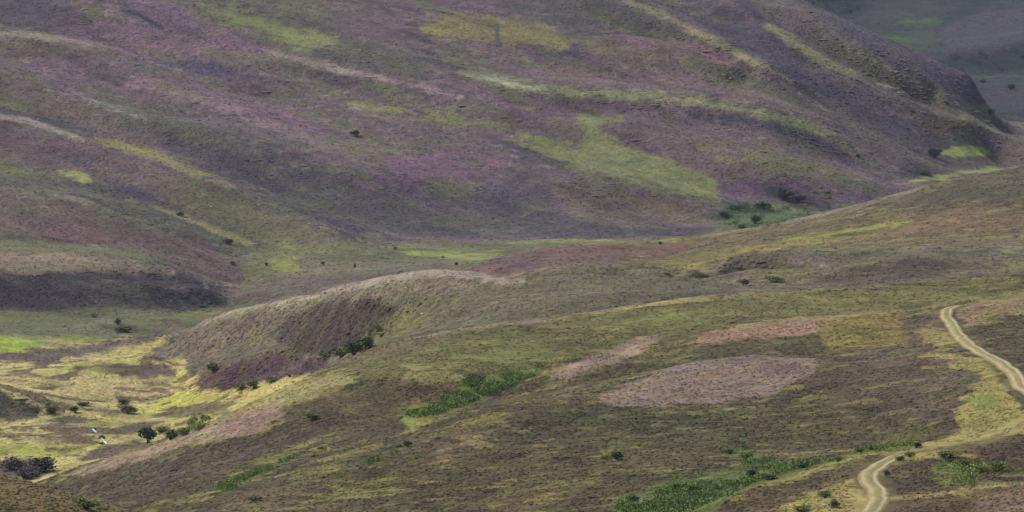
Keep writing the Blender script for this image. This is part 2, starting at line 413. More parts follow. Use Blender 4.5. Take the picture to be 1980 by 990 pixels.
# ---- far hillside, broad heather and grass areas, haze included in the colours
p('G', (104, 92, 97), [(-150,-60),(E,-60),(E,470),(-150,470)], 8, .6, cov=.5, thr=.8)
p('G', (118, 100, 110), [(-100,-60),(420,-60),(500,60),(430,110),(200,70),(-100,60)], 14, .9, cov=.6, thr=.6)
p('G', (90, 84, 96), [(-150,-60),(100,-60),(140,20),(90,60),(-150,64)], 16, .8)
p('G', (96, 95, 80), [(300,-60),(620,-60),(640,40),(540,40),(430,10),(330,-5)], 12, .9)
p('G', (98, 94, 88), [(560,-60),(800,-60),(820,40),(700,80),(600,60)], 14, .8, cov=.6, thr=.6)
p('G', (112, 96, 104), [(640,20),(800,-20),(1000,0),(960,30),(800,50),(760,90),(640,90)], 12, .8, cov=.6, thr=.5)
p('G', (122, 129, 72), [(370,10),(440,14),(500,34),(545,38),(585,52),(640,64),(668,84),(610,90),(600,106),(560,104),(530,82),(480,56),(420,30)], 8, .95)
p('G', (140, 142, 78), [(520,58),(650,80)], 7, .7, w=9)
p('G', (92, 84, 92), [(490,76),(560,96),(560,110),(600,112)], 6, .8, w=10)
p('G', (84, 80, 84), [(540,40),(600,50),(640,58)], 6, .7, w=7)
p('G', (66, 66, 84), [(234,20),(268,29),(290,42),(318,55)], 3, .95, w=(9,6), rag=.4)
p('G', (80, 80, 76), [(-100,60),(0,59),(50,60),(110,57)], 4, .8, w=9)
p('G', (131, 121, 108), [(-100,66),(0,68),(70,71),(140,80),(200,92)], 4, .9, w=(11,8))
p('G', (108, 102, 88), [(-100,76),(0,76),(110,86),(215,96),(180,108),(90,100),(-100,88)], 6, .85)
p('G', (128, 103, 114), [(130,72),(260,70),(400,82),(500,102),(420,112),(260,98)], 10, .8, cov=.7, thr=.6)
p('G', (122, 100, 112), [(380,90),(520,102),(540,130),(440,122)], 8, .7)
p('G', (112, 110, 84), [(405,105),(480,110),(540,122)], 6, .8, w=10)
p('G', (84, 76, 98), [(325,124),(400,121),(470,133),(550,156),(520,162),(440,150),(360,140)], 5, .9)
p('G', (120, 98, 108), [(120,120),(260,146),(400,162),(520,190),(640,230),(600,260),(480,225),(300,180),(150,150)], 12, .85, cov=.7, thr=.6)
p('G', (126, 108, 112), [(250,160),(340,182),(420,204),(500,230),(600,272),(700,305)], 8, .8, w=(16,12))
p('G', (96, 97, 88), [(190,196),(300,215),(400,240),(500,262),(560,300),(440,300),(320,262),(230,232)], 12, .85, cov=.7, thr=.5)
p('G', (124, 122, 110), [(120,168),(190,200),(230,210),(290,232)], 5, .7, w=8)
p('G', (104, 95, 87), [(-150,120),(0,125),(90,165),(180,215),(190,250),(90,222),(-150,200)], 10, .85, cov=.65, thr=.6)
p('G', (112, 94, 92), [(-150,150),(60,180),(160,235)], 8, .6, w=20, cov=.5)
p('G', (118, 116, 74), [(-100,190),(0,196),(50,212)], 5, .8, w=8)
p('G', (80, 78, 80), [(-100,208),(0,213),(80,228),(150,247),(195,268)], 4, .9, w=(13,7))
p('G', (108, 92, 94), [(-150,232),(60,250),(180,282),(330,330),(470,380),(560,425),(430,430),(300,385),(120,325),(-150,300)], 8, .95)
p('G', (112, 88, 100), [(-100,245),(60,255),(180,290),(260,320),(100,290)], 8, .7, cov=.55)
p('G', (82, 78, 88), [(0,285),(60,290),(170,315),(170,332),(60,312)], 8, .8, cov=.6)
p('G', (104, 100, 80), [(250,320),(440,366),(520,398),(620,434),(686,463),(600,474),(500,470),(420,430),(330,390)], 9, .95)
p('G', (116, 114, 84), [(460,372),(540,402),(620,434),(676,459)], 5, .8, w=10)
p('G', (134, 124, 113), [(-100,218),(0,225),(90,245),(160,271)], 3, .9, w=7)
p('G', (131, 127, 84), [(185,266),(260,288),(330,314),(400,338),(466,364)], 5, .9, w=(13,16))
p('G', (112, 96, 92), [(60,265),(200,300),(330,350)], 8, .5, w=14, cov=.5)
# big dark heather face above the burn
p('G', (88, 80, 88), [(300,250),(440,280),(560,310),(700,330),(900,330),(1060,345),(1080,390),(1120,430),(1340,446),(1340,462),(690,466),(600,426),(500,380),(400,335),(330,290)], 12, .95)
p('G', (76, 73, 84), [(430,320),(560,350),(700,385),(900,400),(1060,400),(1110,440),(1300,450),(1300,460),(700,464),(600,424),(500,372)], 10, .75, cov=.62, thr=.5)
p('G', (94, 92, 82), [(480,340),(700,380),(900,370),(1040,390),(1080,440),(760,452),(640,420)], 14, .6, cov=.4, thr=.4)
p('G', (120, 94, 110), [(640,275),(760,285),(900,290),(1010,320),(960,345),(800,345),(700,335),(620,310)], 9, .85, cov=.62, thr=.5)
p('G', (112, 88, 104), [(560,290),(700,320),(860,345),(820,375),(680,350)], 10, .6, cov=.45)
p('G', (106, 104, 84), [(820,345),(940,355),(900,372),(830,362)], 6, .7)
p('G', (112, 112, 82), [(640,265),(700,270),(800,288),(800,304),(700,300),(640,282)], 7, .8, cov=.7)
p('G', (112, 116, 84), [(700,452),(740,458)], 4, .7, w=7)
p('G', (98, 104, 84), [(920,442),(1040,452),(1000,460),(930,455)], 6, .7, cov=.6)
# middle of the hillside
p('G', (110, 96, 96), [(520,150),(700,180),(900,220),(1100,240),(1100,280),(900,262),(700,225),(540,190)], 12, .7, cov=.55, thr=.6)
p('G', (102, 101, 84), [(500,160),(620,180),(700,205),(640,225),(560,200)], 10, .85, cov=.65)
p('G', (96, 94, 86), [(640,80),(780,90),(900,130),(820,150),(700,130),(600,112)], 12, .8, cov=.65)
p('G', (137, 123, 116), [(500,92),(590,120),(700,143),(800,166),(892,187)], 4, .9, w=(8,9))
p('G', (90, 80, 88), [(560,128),(640,146),(720,166),(800,182)], 5, .7, w=8)
p('G', (120, 121, 80), [(685,198),(800,206),(880,222),(1000,240),(990,254),(870,240),(700,215)], 6, .85, cov=.75)
p('G', (128, 120, 108), [(680,210),(745,228)], 4, .7, w=5)
p('G', (116, 112, 92), [(860,240),(1000,262),(1060,300)], 8, .6, w=10, cov=.5)
p('G', (126, 112, 108), [(820,125),(900,142),(960,140)], 6, .6, w=10)
p('G', (84, 78, 88), [(790,142),(880,152)], 6, .8, w=9)
p('G', (124, 118, 84), [(805,50),(862,33),(900,29),(960,33),(1060,44),(1100,80),(1092,97),(1000,84),(960,100),(955,82),(870,80)], 5, .9)
p('G', (130, 132, 76), [(800,52),(840,58),(875,74)], 4, .8, w=10)
p('G', (128, 130, 78), [(975,88),(975,60)], 4, .5, w=8)
p('G', (84, 76, 92), [(944,50),(962,50),(964,86),(940,84)], 3, .85, w=6, rag=.3)
p('G', (96, 84, 96), [(860,84),(960,92),(1000,110)], 8, .7, w=18, cov=.55)
p('G', (90, 87, 88), [(1000,-40),(1180,-30),(1290,30),(1380,82),(1300,70),(1180,60),(1100,66),(1060,40),(960,20)], 10, .9)
p('G', (84, 80, 84), [(1150,20),(1280,56),(1400,100),(1460,140)], 8, .8, w=18)
p('G', (108, 100, 88), [(1120,72),(1200,66),(1290,72),(1350,86),(1260,130),(1150,110)], 8, .85)
p('G', (130, 102, 110), [(1190,66),(1260,72),(1350,90),(1420,112),(1440,142),(1380,136),(1300,112),(1220,90)], 8, .85, cov=.75)
p('G', (72, 70, 80), [(1126,70),(1200,64),(1240,66),(1290,80)], 2, .9, w=3.5, rag=.3)
p('G', (84, 78, 92), [(1060,108),(1110,100),(1160,116),(1180,130),(1090,128)], 6, .85)
p('G', (92, 82, 92), [(1010,90),(1045,100),(1040,114)], 5, .8, w=12)
p('G', (120, 101, 101), [(1000,130),(1150,128),(1400,145),(1540,190),(1640,235),(1500,215),(1300,182),(1100,172)], 10, .85, cov=.75, thr=.6)
p('G', (104, 98, 92), [(1340,130),(1440,140),(1540,170),(1620,215),(1520,190),(1400,160)], 8, .7)
p('G', (128, 128, 96), [(890,140),(1000,164),(1100,181),(1300,193),(1400,206),(1560,242),(1680,284),(1748,311)], 6, .92, w=(12,20))
p('G', (150, 148, 128), [(930,146),(1010,166),(1060,173)], 4, .8, w=6)
p('G', (130, 112, 84), [(980,175),(1040,180)], 3, .6, w=4)
p('G', (106, 88, 98), [(1040,185),(1200,200),(1300,205),(1200,222),(1060,215)], 8, .8, cov=.7)
p('G', (96, 80, 92), [(820,235),(960,250),(1100,268),(1080,280),(940,270)], 8, .6, cov=.5)
p('G', (78, 72, 86), [(1330,218),(1420,232),(1500,248),(1600,285),(1700,330),(1720,350)], 7, .9, w=(18,22))
p('G', (112, 90, 108), [(1300,200),(1400,215),(1470,232)], 5, .7, w=9, cov=.6)
p('G', (108, 94, 94), [(1160,240),(1230,234),(1360,258),(1500,305),(1680,350),(1700,380),(1500,370),(1400,365),(1300,330),(1190,280)], 8, .9)
p('G', (92, 78, 92), [(1180,260),(1250,280),(1320,320),(1400,350),(1500,352),(1420,375),(1330,345),(1230,305)], 8, .8, cov=.65)
p('G', (116, 112, 84), [(1352,284),(1400,275),(1480,284),(1580,312),(1690,345),(1600,345),(1480,330),(1380,316)], 7, .85, cov=.8)
p('G', (125, 129, 76), [(1118,232),(1200,229),(1206,236),(1160,250),(1178,268),(1280,306),(1398,354),(1385,386),(1300,371),(1180,346),(1060,312),(978,268),(1010,254),(1110,284),(1132,262)], 5, .93)
p('G', (110, 114, 84), [(1150,295),(1250,320),(1330,350),(1280,360),(1180,335)], 8, .7, cov=.55)
p('G', (104, 96, 96), [(1060,290),(1120,312)], 5, .5, w=8, cov=.4)
p('G', (84, 78, 86), [(955,276),(1020,284),(1100,318),(1080,326),(1000,312)], 5, .9)
p('G', (140, 138, 140), [(985,300),(1000,304)], 3, .5, w=5)
p('G', (104, 94, 86), [(1050,348),(1120,345),(1250,375),(1385,398),(1390,436),(1250,440),(1120,432),(1080,385)], 9, .9)
p('G', (116, 108, 88), [(1060,350),(1100,380),(1116,420)], 7, .55, w=14)
p('G', (84, 76, 88), [(1100,432),(1200,448),(1380,446)], 6, .8, w=14)
p('G', (98, 80, 94), [(1392,340),(1500,352),(1620,372),(1700,372),(1640,402),(1560,385),(1470,372),(1400,388)], 7, .9)
p('G', (112, 88, 106), [(1400,350),(1500,362),(1480,380),(1410,384)], 6, .7, cov=.5)
p('G', (56, 64, 72), [(1480,370),(1530,376),(1580,398),(1615,408)], 4, .9, w=(16,12))
p('G', (70, 78, 84), [(1620,355),(1700,365),(1680,385)], 5, .6, w=10)
p('G', (84, 108, 64), [(1385,425),(1400,400),(1440,392),(1500,392),(1560,400),(1585,412),(1500,440),(1400,450)], 5, .9)
p('G', (58, 80, 72), [(1390,395),(1440,398),(1475,415)], 4, .85, w=12, cov=.6)
p('G', (116, 132, 84), [(1500,400),(1560,408)], 5, .6, w=12)
# right spurs
p('G', (84, 78, 92), [(1270,-40),(1420,-40),(1500,50),(1600,120),(1700,190),(1800,250),(1850,300),(1840,330),(1760,300),(1660,240),(1560,185),(1450,110),(1360,50)], 10, .95)
p('G', (72, 80, 84), [(1500,100),(1600,160),(1680,225)], 8, .5, w=16, cov=.35)
p('G', (124, 118, 98), [(1180,-30),(1220,2),(1300,38),(1390,82),(1440,112),(1535,158)], 5, .9, w=(8,17))
p('G', (132, 126, 92), [(1310,44),(1400,88),(1460,124)], 4, .6, w=7)
p('G', (118, 98, 102), [(1390,-5),(1430,20),(1460,45)], 6, .8, w=16)
p('G', (103, 95, 94), [(1460,-40),(1560,-10),(1660,50),(1780,130),(1870,190),(1940,255),(1850,225),(1740,190),(1640,160),(1540,90),(1480,40)], 8, .95)
p('G', (131, 125, 101), [(1476,42),(1540,86),(1600,122),(1640,138),(1672,142)], 4, .95, w=(9,16))
p('G', (98, 92, 84), [(1600,90),(1700,150),(1800,195),(1880,225)], 8, .8, w=20)
p('G', (128, 119, 104), [(1625,82),(1700,124),(1760,150),(1796,172)], 4, .9, w=(6,11))
p('G', (101, 91, 106), [(1540,-10),(1650,42),(1750,88),(1850,135),(1910,168),(1915,215),(1850,192),(1790,160),(1700,110),(1620,70)], 6, .95)
p('G', (160, 148, 142), [(1690,160),(1730,172),(1762,187)], 2, .8, w=4)
p('G', (100, 86, 82), [(1720,192),(1800,215),(1880,240),(1920,262),(1880,275),(1800,245)], 7, .85)
p('G', (134, 128, 98), [(1858,226),(1900,242),(1936,258)], 3, .9, w=(9,6))
p('G', (78, 72, 98), [(1870,188),(1912,198)], 4, .8, w=8)
p('G', (104, 90, 96), [(1620,220),(1720,265),(1820,310),(1840,325),(1760,345),(1700,350),(1600,270)], 9, .85, cov=.8)
p('G', (76, 72, 84), [(1700,345),(1780,318),(1850,320),(1760,352)], 6, .8)
p('G', (110, 88, 96), [(1560,235),(1640,262),(1700,300)], 6, .5, w=12, cov=.5)
# upper valley floor
p('G', (100, 92, 88), [(1780,330),(1860,290),(1920,262),(1960,250),(E,240),(E,330),(1900,332)], 6, .95)
p('G', (106, 120, 90), [(1888,206),(1930,192),(E,185),(E,232),(1930,228),(1896,220)], 6, .9)
p('G', (98, 96, 88), [(1900,150),(E,145),(E,190),(1930,192)], 6, .9, cov=.7)
p('G', (90, 96, 82), [(1820,272),(1860,274),(1890,278)], 5, .7, w=8)
p('G', (146, 158, 66), [(1822,287),(1860,283),(1902,283),(1926,296),(1890,304),(1826,298)], 2.5, .97, rag=.3)
p('G', (134, 143, 76), [(1748,354),(1800,346),(1850,335),(1940,326),(1985,323)], 3, .95, w=(9,4))
# H2 and the green hollow above it
p('G', (102, 98, 82), [(-150,296),(0,305),(120,328),(240,378),(330,405),(430,445),(500,470),(500,500),(420,470),(300,425),(150,380),(-150,355)], 8, .95)
p('G', (80, 80, 82), [(-100,345),(60,350),(180,370),(280,405),(380,445),(440,470)], 7, .75, w=(20,14), cov=.65)
p('G', (124, 126, 74), [(-100,318),(0,328),(60,330)], 5, .7, w=10)
p('G', (132, 138, 74), [(110,330),(140,336),(172,350)], 4, .9, w=(8,12))
p('G', (128, 134, 70), [(240,384),(290,396),(342,416)], 4, .9, w=(7,9))
p('G', (138, 130, 92), [(330,412),(380,430),(430,452),(497,475)], 3, .9, w=(8,8))
p('G', (82, 72, 92), [(225,362),(280,358),(325,392),(312,400),(250,380)], 6, .85)
p('G', (124, 118, 108), [(95,374),(140,382),(185,393)], 4, .7, w=7)
p('G', (106, 90, 87), [(-150,378),(0,380),(120,392),(250,425),(380,470),(480,505),(520,540),(440,575),(400,545),(345,520),(270,500),(150,470),(-150,455)], 8, .95)
p('G', (114, 104, 90), [(-150,385),(60,392),(240,430),(160,425),(-150,405)], 7, .7)
p('G', (114, 90, 94), [(-100,425),(150,438),(330,480),(470,530),(360,515),(180,465),(-100,445)], 9, .75, cov=.6)
p('G', (76, 68, 68), [(-100,452),(0,456),(100,463),(210,474)], 2.5, .8, w=5)
p('G', (86, 82, 70), [(215,476),(300,500),(350,516)], 4, .8, w=(6,11))
# H1 bank
p('G', (110, 108, 78), [(-150,460),(0,462),(140,472),(262,486),(310,502),(200,497),(-150,488)], 4, .95)
p('G', (68, 61, 70), [(-150,520),(60,525),(340,520),(400,552),(445,582),(432,597),(300,596),(200,601),(-150,603)], 5, 1)
p('G', (66, 64, 74), [(-50,550),(200,550),(430,575),(420,595),(100,596)], 8, .6, cov=.5, thr=.4)
p('G', (108, 82, 94), [(60,540),(200,550),(220,575),(80,575)], 8, .6, cov=.4, thr=.3)
p('G', (66, 86, 68), [(130,540),(165,552)], 5, .7, w=12)
p('G', (90, 88, 74), [(180,545),(260,540),(330,545)], 8, .5, w=18, cov=.4)
p('G', (138, 121, 104), [(-150,482),(0,488),(150,491),(270,504),(346,524),(330,531),(210,526),(130,520),(70,532),(0,520),(-150,518)], 4, .95)
p('G', (120, 112, 86), [(-50,518),(80,522),(250,522),(330,530)], 5, .6, w=10)
p('G', (158, 152, 146), [(374,534),(390,544),(402,557)], 2, .7, w=4)
p('G', (150, 142, 98), [(418,549),(440,551),(466,556)], 2.5, .8, w=4)
p('G', (160, 152, 92), [(428,557),(452,564)], 2.5, .8, w=4)
# valley floor behind the knolls
p('G', (110, 108, 80), [(440,600),(490,480),(520,468),(700,468),(960,468),(1340,462),(1250,472),(960,500),(900,525),(780,525),(600,570),(480,592)], 5, .97)
p('G', (122, 124, 80), [(540,476),(700,472),(820,474),(700,486),(560,490)], 6, .7, cov=.6)
p('G', (134, 142, 78), [(770,484),(830,483),(880,488),(966,489),(950,498),(880,500),(800,492)], 4, .9)
p('G', (128, 130, 74), [(515,500),(560,498),(600,512),(570,528),(520,522)], 6, .75, cov=.7)
p('G', (114, 102, 78), [(590,500),(680,498),(700,520),(640,528),(580,520)], 8, .75, cov=.6)
p('G', (100, 92, 84), [(700,505),(860,508),(900,522),(820,520),(740,525)], 6, .7, cov=.6)
p('G', (92, 84, 80), [(636,522),(668,524)], 3, .8, w=5)
p('G', (102, 90, 84), [(440,592),(470,560),(530,535),(640,530),(760,522),(790,520),(700,548),(600,573),(500,594)], 5, .95)
p('G', (84, 78, 74), [(-100,640),(0,642)], 4, .1, w=3)
p('G', (112, 84, 82), [(905,527),(940,508),(1000,490),(1100,474),(1200,469),(1300,468),(1345,472),(1320,500),(1150,505),(1000,530)], 4, .95)
p('F', (112, 86, 82), [(1150,474),(1200,469),(1300,468),(1345,472),(1320,498),(1150,505)], 4, .9)
p('G', (128, 84, 86), [(1080,484),(1150,478),(1220,480)], 5, .7, w=10, cov=.6)
p('G', (92, 76, 76), [(950,505),(1080,492),(1060,510),(960,522)], 7, .6, cov=.6)
p('G', (128, 128, 84), [(960,470),(1100,467),(1250,464),(1330,461)], 2.5, .9, w=5)
p('F', (134, 130, 84), [(1230,465),(1290,462),(1330,464),(1338,468)], 2.5, .9, w=5)
# ---- left valley floor
p('G', (172, 160, 106), [(-150,700),(-150,610),(440,600),(520,600),(700,800),(300,960),(-150,960)], 4, 1)
p('G', (100, 103, 74), [(-150,603),(440,598),(492,575),(520,590),(400,625),(330,650),(200,655),(-150,658)], 6, .97)
p('G', (114, 116, 72), [(60,640),(200,648),(180,662),(60,665),(-150,655)], 5, .7)
p('G', (120, 124, 66), [(330,604),(420,602),(440,612),(340,614)], 4, .8, cov=.7)
p('G', (100, 82, 84), [(315,620),(350,622)], 4, .7, w=12)
p('G', (84, 80, 70), [(190,630),(230,634),(268,638)], 4, .85, w=9)
p('G', (142, 160, 62), [(-150,640),(0,645),(60,655),(112,662),(60,678),(0,684),(-150,686)], 4, .95)
p('G', (138, 142, 72), [(110,655),(200,650),(190,662),(120,668)], 4, .6)
p('G', (103, 87, 83), [(-30,692),(50,674),(150,668),(240,655),(300,642),(332,652),(245,672),(190,684),(130,694),(84,711),(50,700)], 3.5, .95)
p('G', (90, 76, 74), [(50,695),(90,700),(120,690)], 5, .5, w=12)
p('G', (172, 162, 98), [(235,672),(300,664),(345,690),(280,700),(200,700)], 6, .85)
p('G', (100, 89, 80), [(275,690),(340,645),(450,600),(560,600),(640,680),(420,740),(395,715),(345,698)], 6, .9)
p('G', (105, 88, 85), [(186,713),(280,705),(312,702),(347,711),(342,729),(270,729),(200,717)], 3, .95)
p('G', (88, 76, 74), [(268,688),(300,692),(345,698)], 4, .7, w=9)
p('G', (142, 146, 74), [(130,700),(260,700),(180,735),(110,725)], 8, .55, cov=.5)
p('G', (112, 98, 78), [(15,717),(50,722),(85,731)], 4, .85, w=(10,6))
p('G', (108, 92, 76), [(-100,730),(0,735),(50,739),(118,744)], 3, .9, w=(9,3))
p('G', (188, 168, 116), [(-40,735),(60,742),(200,745),(330,750),(420,765),(280,765),(120,765)], 8, .7, cov=.65)
p('G', (112, 96, 80), [(275,740),(320,742),(360,752)], 3, .85, w=7)
p('G', (102, 84, 76), [(222,748),(250,751),(285,757)], 3, .9, w=(4,9))
p('G', (118, 104, 76), [(330,760),(400,765),(440,770)], 3, .6, w=4)
p('G', (102, 88, 76), [(70,774),(120,782),(150,788),(172,782)], 3, .85, w=7, cov=.7)
p('G', (96, 82, 74), [(228,768),(250,776)], 3, .95, w=10)
p('G', (92, 80, 74), [(230,783),(264,796)], 3, .95, w=13)
p('G', (108, 92, 72), [(198,802),(228,804)], 3, .9, w=6)
p('G', (156, 162, 74), [(180,826),(230,806),(290,796),(440,770),(360,760),(300,765),(280,785),(200,810)], 6, .85)
p('G', (140, 148, 70), [(60,785),(180,790),(120,800)], 6, .6, cov=.6)
p('G', (106, 94, 72), [(285,806),(330,781),(370,779),(460,775),(440,800),(380,808)], 4, .9)
p('G', (106, 92, 76), [(-150,815),(50,818),(60,838),(-150,850)], 6, .8, cov=.65)
p('G', (94, 80, 76), [(95,812),(130,803),(160,806),(164,818),(120,822)], 3, .95)
p('G', (112, 98, 74), [(60,832),(110,822),(150,828),(175,845),(160,858),(100,860),(70,846)], 5, .9, cov=.85)
p('G', (100, 86, 74), [(216,826),(250,815),(285,812),(290,826),(256,842),(222,846)], 3, .93)
p('G', (146, 150, 76), [(165,820),(205,815),(215,845),(190,870),(165,860),(182,840)], 4, .8)
p('G', (142, 148, 70), [(-150,850),(60,856),(160,862),(150,880),(60,876),(-150,872)], 5, .9)
p('G', (112, 96, 70), [(110,868),(160,864),(190,856)], 4, .8, w=4)
p('G', (100, 80, 72), [(156,893),(175,868),(210,857),(255,852),(300,858),(240,880)], 3, .95)
p('G', (92, 82, 66), [(300,700),(320,700)], 3, .1, w=3)
p('G', (148, 144, 84), [(105,905),(150,885),(165,900),(120,915)], 5, .7)
p('G', (70, 63, 60), [(-150,745),(-60,732),(0,750),(40,768),(84,792),(60,806),(-150,810)], 3, .97)
p('G', (54, 52, 54), [(-60,760),(20,775),(70,800),(-60,802)], 6, .6, cov=.6)
p('G', (72, 66, 66), [(-150,890),(0,888),(60,882),(100,897),(108,912),(60,925),(-150,925)], 4, .9)
# ---- A
p('A', (104, 92, 64), [(-150,880),(60,945),(150,1000),(-150,1000)], 14, .6, cov=.5)
p('A', (112, 98, 72), [(-60,905),(0,926),(50,947),(100,974)], 5, .5, w=12)
p('A', (78, 74, 50), [(-60,980),(30,985)], 8, .5, w=22)
# ---- C knolls
p('C', (110,102,90), [(318,690),(325,600),(450,540),(600,500),(800,440),(1500,480),(1500,660),(900,700),(640,720),(560,690),(420,700),(395,712)], 6, 1)
p('C', (101, 95, 76), [(900,545),(1110,515),(1290,525),(1410,555),(1240,592),(1060,612),(860,640),(740,640),(800,590)], 10, .8, cov=.7, thr=.6)
p('C', (112, 98, 90), [(340,650),(520,600),(560,610),(520,650),(380,700),(300,690)], 8, .85)
p('C', (118, 104, 94), [(560,600),(680,568),(820,545),(960,548),(900,565),(700,585),(600,600)], 8, .85)
p('C', (148, 134, 126), [(340,645),(450,603),(520,588),(600,573),(700,549),(800,529),(870,526),(950,540),(1010,545)], 5, .95, w=(9,17))
p('C', (128, 124, 96), [(430,612),(520,592),(640,575)], 5, .7, w=9)
p('C', (124, 110, 96), [(960,538),(1030,525),(1110,514),(1200,517),(1280,526)], 5, .8, w=10)
p('C', (84, 76, 76), [(1120,600),(1240,582),(1330,562),(1410,556),(1380,572),(1240,592),(1140,606)], 6, .8)
p('C', (86, 82, 70), [(1080,560),(1200,552),(1260,575)], 8, .5, w=16, cov=.5)
p('C', (114, 102, 88), [(820,600),(960,575),(1060,580),(960,605)], 8, .6, cov=.5)
p('C', (98, 84, 72), [(880,610),(960,600)], 7, .5, w=12)
p('C', (76, 66, 64), [(515,650),(556,606),(640,584),(720,578),(776,590),(786,604),(742,622),(732,648),(704,676),(640,692),(560,676)], 6, .95)
p('C', (88, 66, 72), [(540,640),(640,620),(700,600),(720,620),(640,670),(560,665)], 8, .6, cov=.45, thr=.35)
p('C', (104, 106, 66), [(480,640),(540,650),(600,690),(540,680),(440,690)], 7, .6, cov=.5)
p('C', (112, 110, 74), [(722,640),(760,610),(800,592),(835,612),(800,640),(745,668)], 6, .85, cov=.75)
p('C', (60, 78, 56), [(720,640),(732,612)], 5, .7, w=10)
p('C', (100, 92, 84), [(350,700),(440,680),(530,655),(540,680),(440,705),(380,725)], 6, .85)
p('C', (92, 68, 80), [(366,744),(400,720),(450,699),(540,681),(600,687),(636,702),(610,722),(530,735),(450,754),(400,756)], 4, .97)
p('C', (78, 66, 76), [(480,718),(560,708),(610,705),(600,720),(520,730)], 5, .6, cov=.6)
p('C', (124, 96, 102), [(420,712),(500,690),(560,685)], 5, .5, w=10, cov=.5)
# D humps
p('C', (106, 95, 82), [(1300,530),(1400,500),(1480,488),(1620,492),(1760,490),(1980,500),(E,500),(E,560),(1560,562),(1400,556)], 6, .8)
p('C', (116, 102, 96), [(1330,528),(1400,503),(1480,489),(1560,490),(1610,497),(1560,510),(1480,512),(1390,530)], 5, .9)
p('C', (90, 80, 80), [(1380,520),(1470,504),(1510,508),(1460,525),(1400,540)], 6, .6, cov=.6)
p('C', (138, 132, 128), [(1518,508),(1560,508),(1600,512)], 4, .6, w=9, cov=.5, thr=.2)
p('C', (110, 106, 70), [(1470,530),(1520,520),(1560,530),(1500,548)], 5, .8)
p('C', (86, 76, 70), [(1555,552),(1600,535),(1650,516),(1750,503),(1800,505),(1838,520),(1800,540),(1660,548)], 5, .92)
p('C', (90, 90, 64), [(1640,538),(1700,528),(1800,520)], 6, .4, w=10, cov=.5)
p('C', (98, 88, 80), [(1540,556),(1700,546),(1980,528),(E,515),(E,560),(1560,566)], 5, .8)
p('C', (126, 126, 70), [(1940,520),(1985,512),(E,505)], 6, .7, w=14)
# ---- F right hillside
p('F', (90, 84, 74), [(1680,396),(1760,368),(1840,348),(1980,322),(E,295),(E,370),(1980,388),(1860,398),(1740,408)], 7, .92)
p('F', (124, 110, 108), [(1600,412),(1660,396),(1720,378),(1790,358)], 5, .85, w=(6,10))
p('F', (134, 122, 110), [(1340,462),(1420,448),(1500,433),(1600,413)], 3, .85, w=5)
p('F', (108, 96, 76), [(1340,470),(1500,440),(1620,420),(1700,430),(1600,450),(1500,462),(1400,480)], 6, .8)
p('F', (122, 100, 82), [(1640,440),(1800,410),(1980,395),(E,390),(E,440),(1980,450),(1800,460),(1650,470)], 10, .8, cov=.7, thr=.6)
p('F', (134, 140, 72), [(1500,468),(1560,461),(1620,452),(1700,438),(1762,426)], 3, .95, w=(4,11))
p('F', (76, 66, 58), [(1505,473),(1560,468),(1620,459),(1665,454)], 2, .8, w=3)
p('F', (132, 122, 78), [(1280,512),(1400,492),(1500,476),(1640,466)], 5, .85, w=(16,8))
p('F', (146, 132, 82), [(1320,520),(1400,496),(1480,478)], 3, .8, w=6)
p('F', (114, 106, 72), [(1200,515),(1300,500),(1400,482),(1440,486),(1320,515)], 6, .8)
p('F', (116, 100, 92), [(1780,475),(1850,462),(1980,455),(E,455),(E,500),(1800,502)], 8, .8, cov=.8)
p('F', (84, 76, 74), [(1795,487),(1840,487)], 4, .85, w=13)
p('F', (116, 110, 70), [(1840,490),(1900,492),(1980,480)], 5, .5, w=10, cov=.5)
p('F', (118, 108, 78), [(1620,480),(1800,470),(1700,500),(1600,495)], 8, .7, cov=.6)
# ---- I far valley, its colours already carry the haze
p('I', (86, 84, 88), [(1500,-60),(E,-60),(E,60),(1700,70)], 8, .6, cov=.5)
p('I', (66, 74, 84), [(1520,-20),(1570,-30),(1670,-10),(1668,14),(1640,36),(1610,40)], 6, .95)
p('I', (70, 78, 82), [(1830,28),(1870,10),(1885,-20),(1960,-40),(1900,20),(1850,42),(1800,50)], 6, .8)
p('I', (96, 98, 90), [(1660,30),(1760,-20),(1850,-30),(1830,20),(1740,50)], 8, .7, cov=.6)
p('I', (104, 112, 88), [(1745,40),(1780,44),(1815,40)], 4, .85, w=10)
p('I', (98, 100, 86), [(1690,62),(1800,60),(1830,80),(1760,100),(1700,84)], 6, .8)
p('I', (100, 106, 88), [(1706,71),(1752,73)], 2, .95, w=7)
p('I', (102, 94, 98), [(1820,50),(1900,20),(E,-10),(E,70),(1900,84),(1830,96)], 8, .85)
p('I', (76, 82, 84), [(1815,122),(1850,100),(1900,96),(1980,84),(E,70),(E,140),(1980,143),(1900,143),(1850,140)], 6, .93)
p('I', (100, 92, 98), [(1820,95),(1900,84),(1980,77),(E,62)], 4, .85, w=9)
p('I', (106, 114, 92), [(1880,146),(1940,147),(2000,148)], 3, .8, w=5)
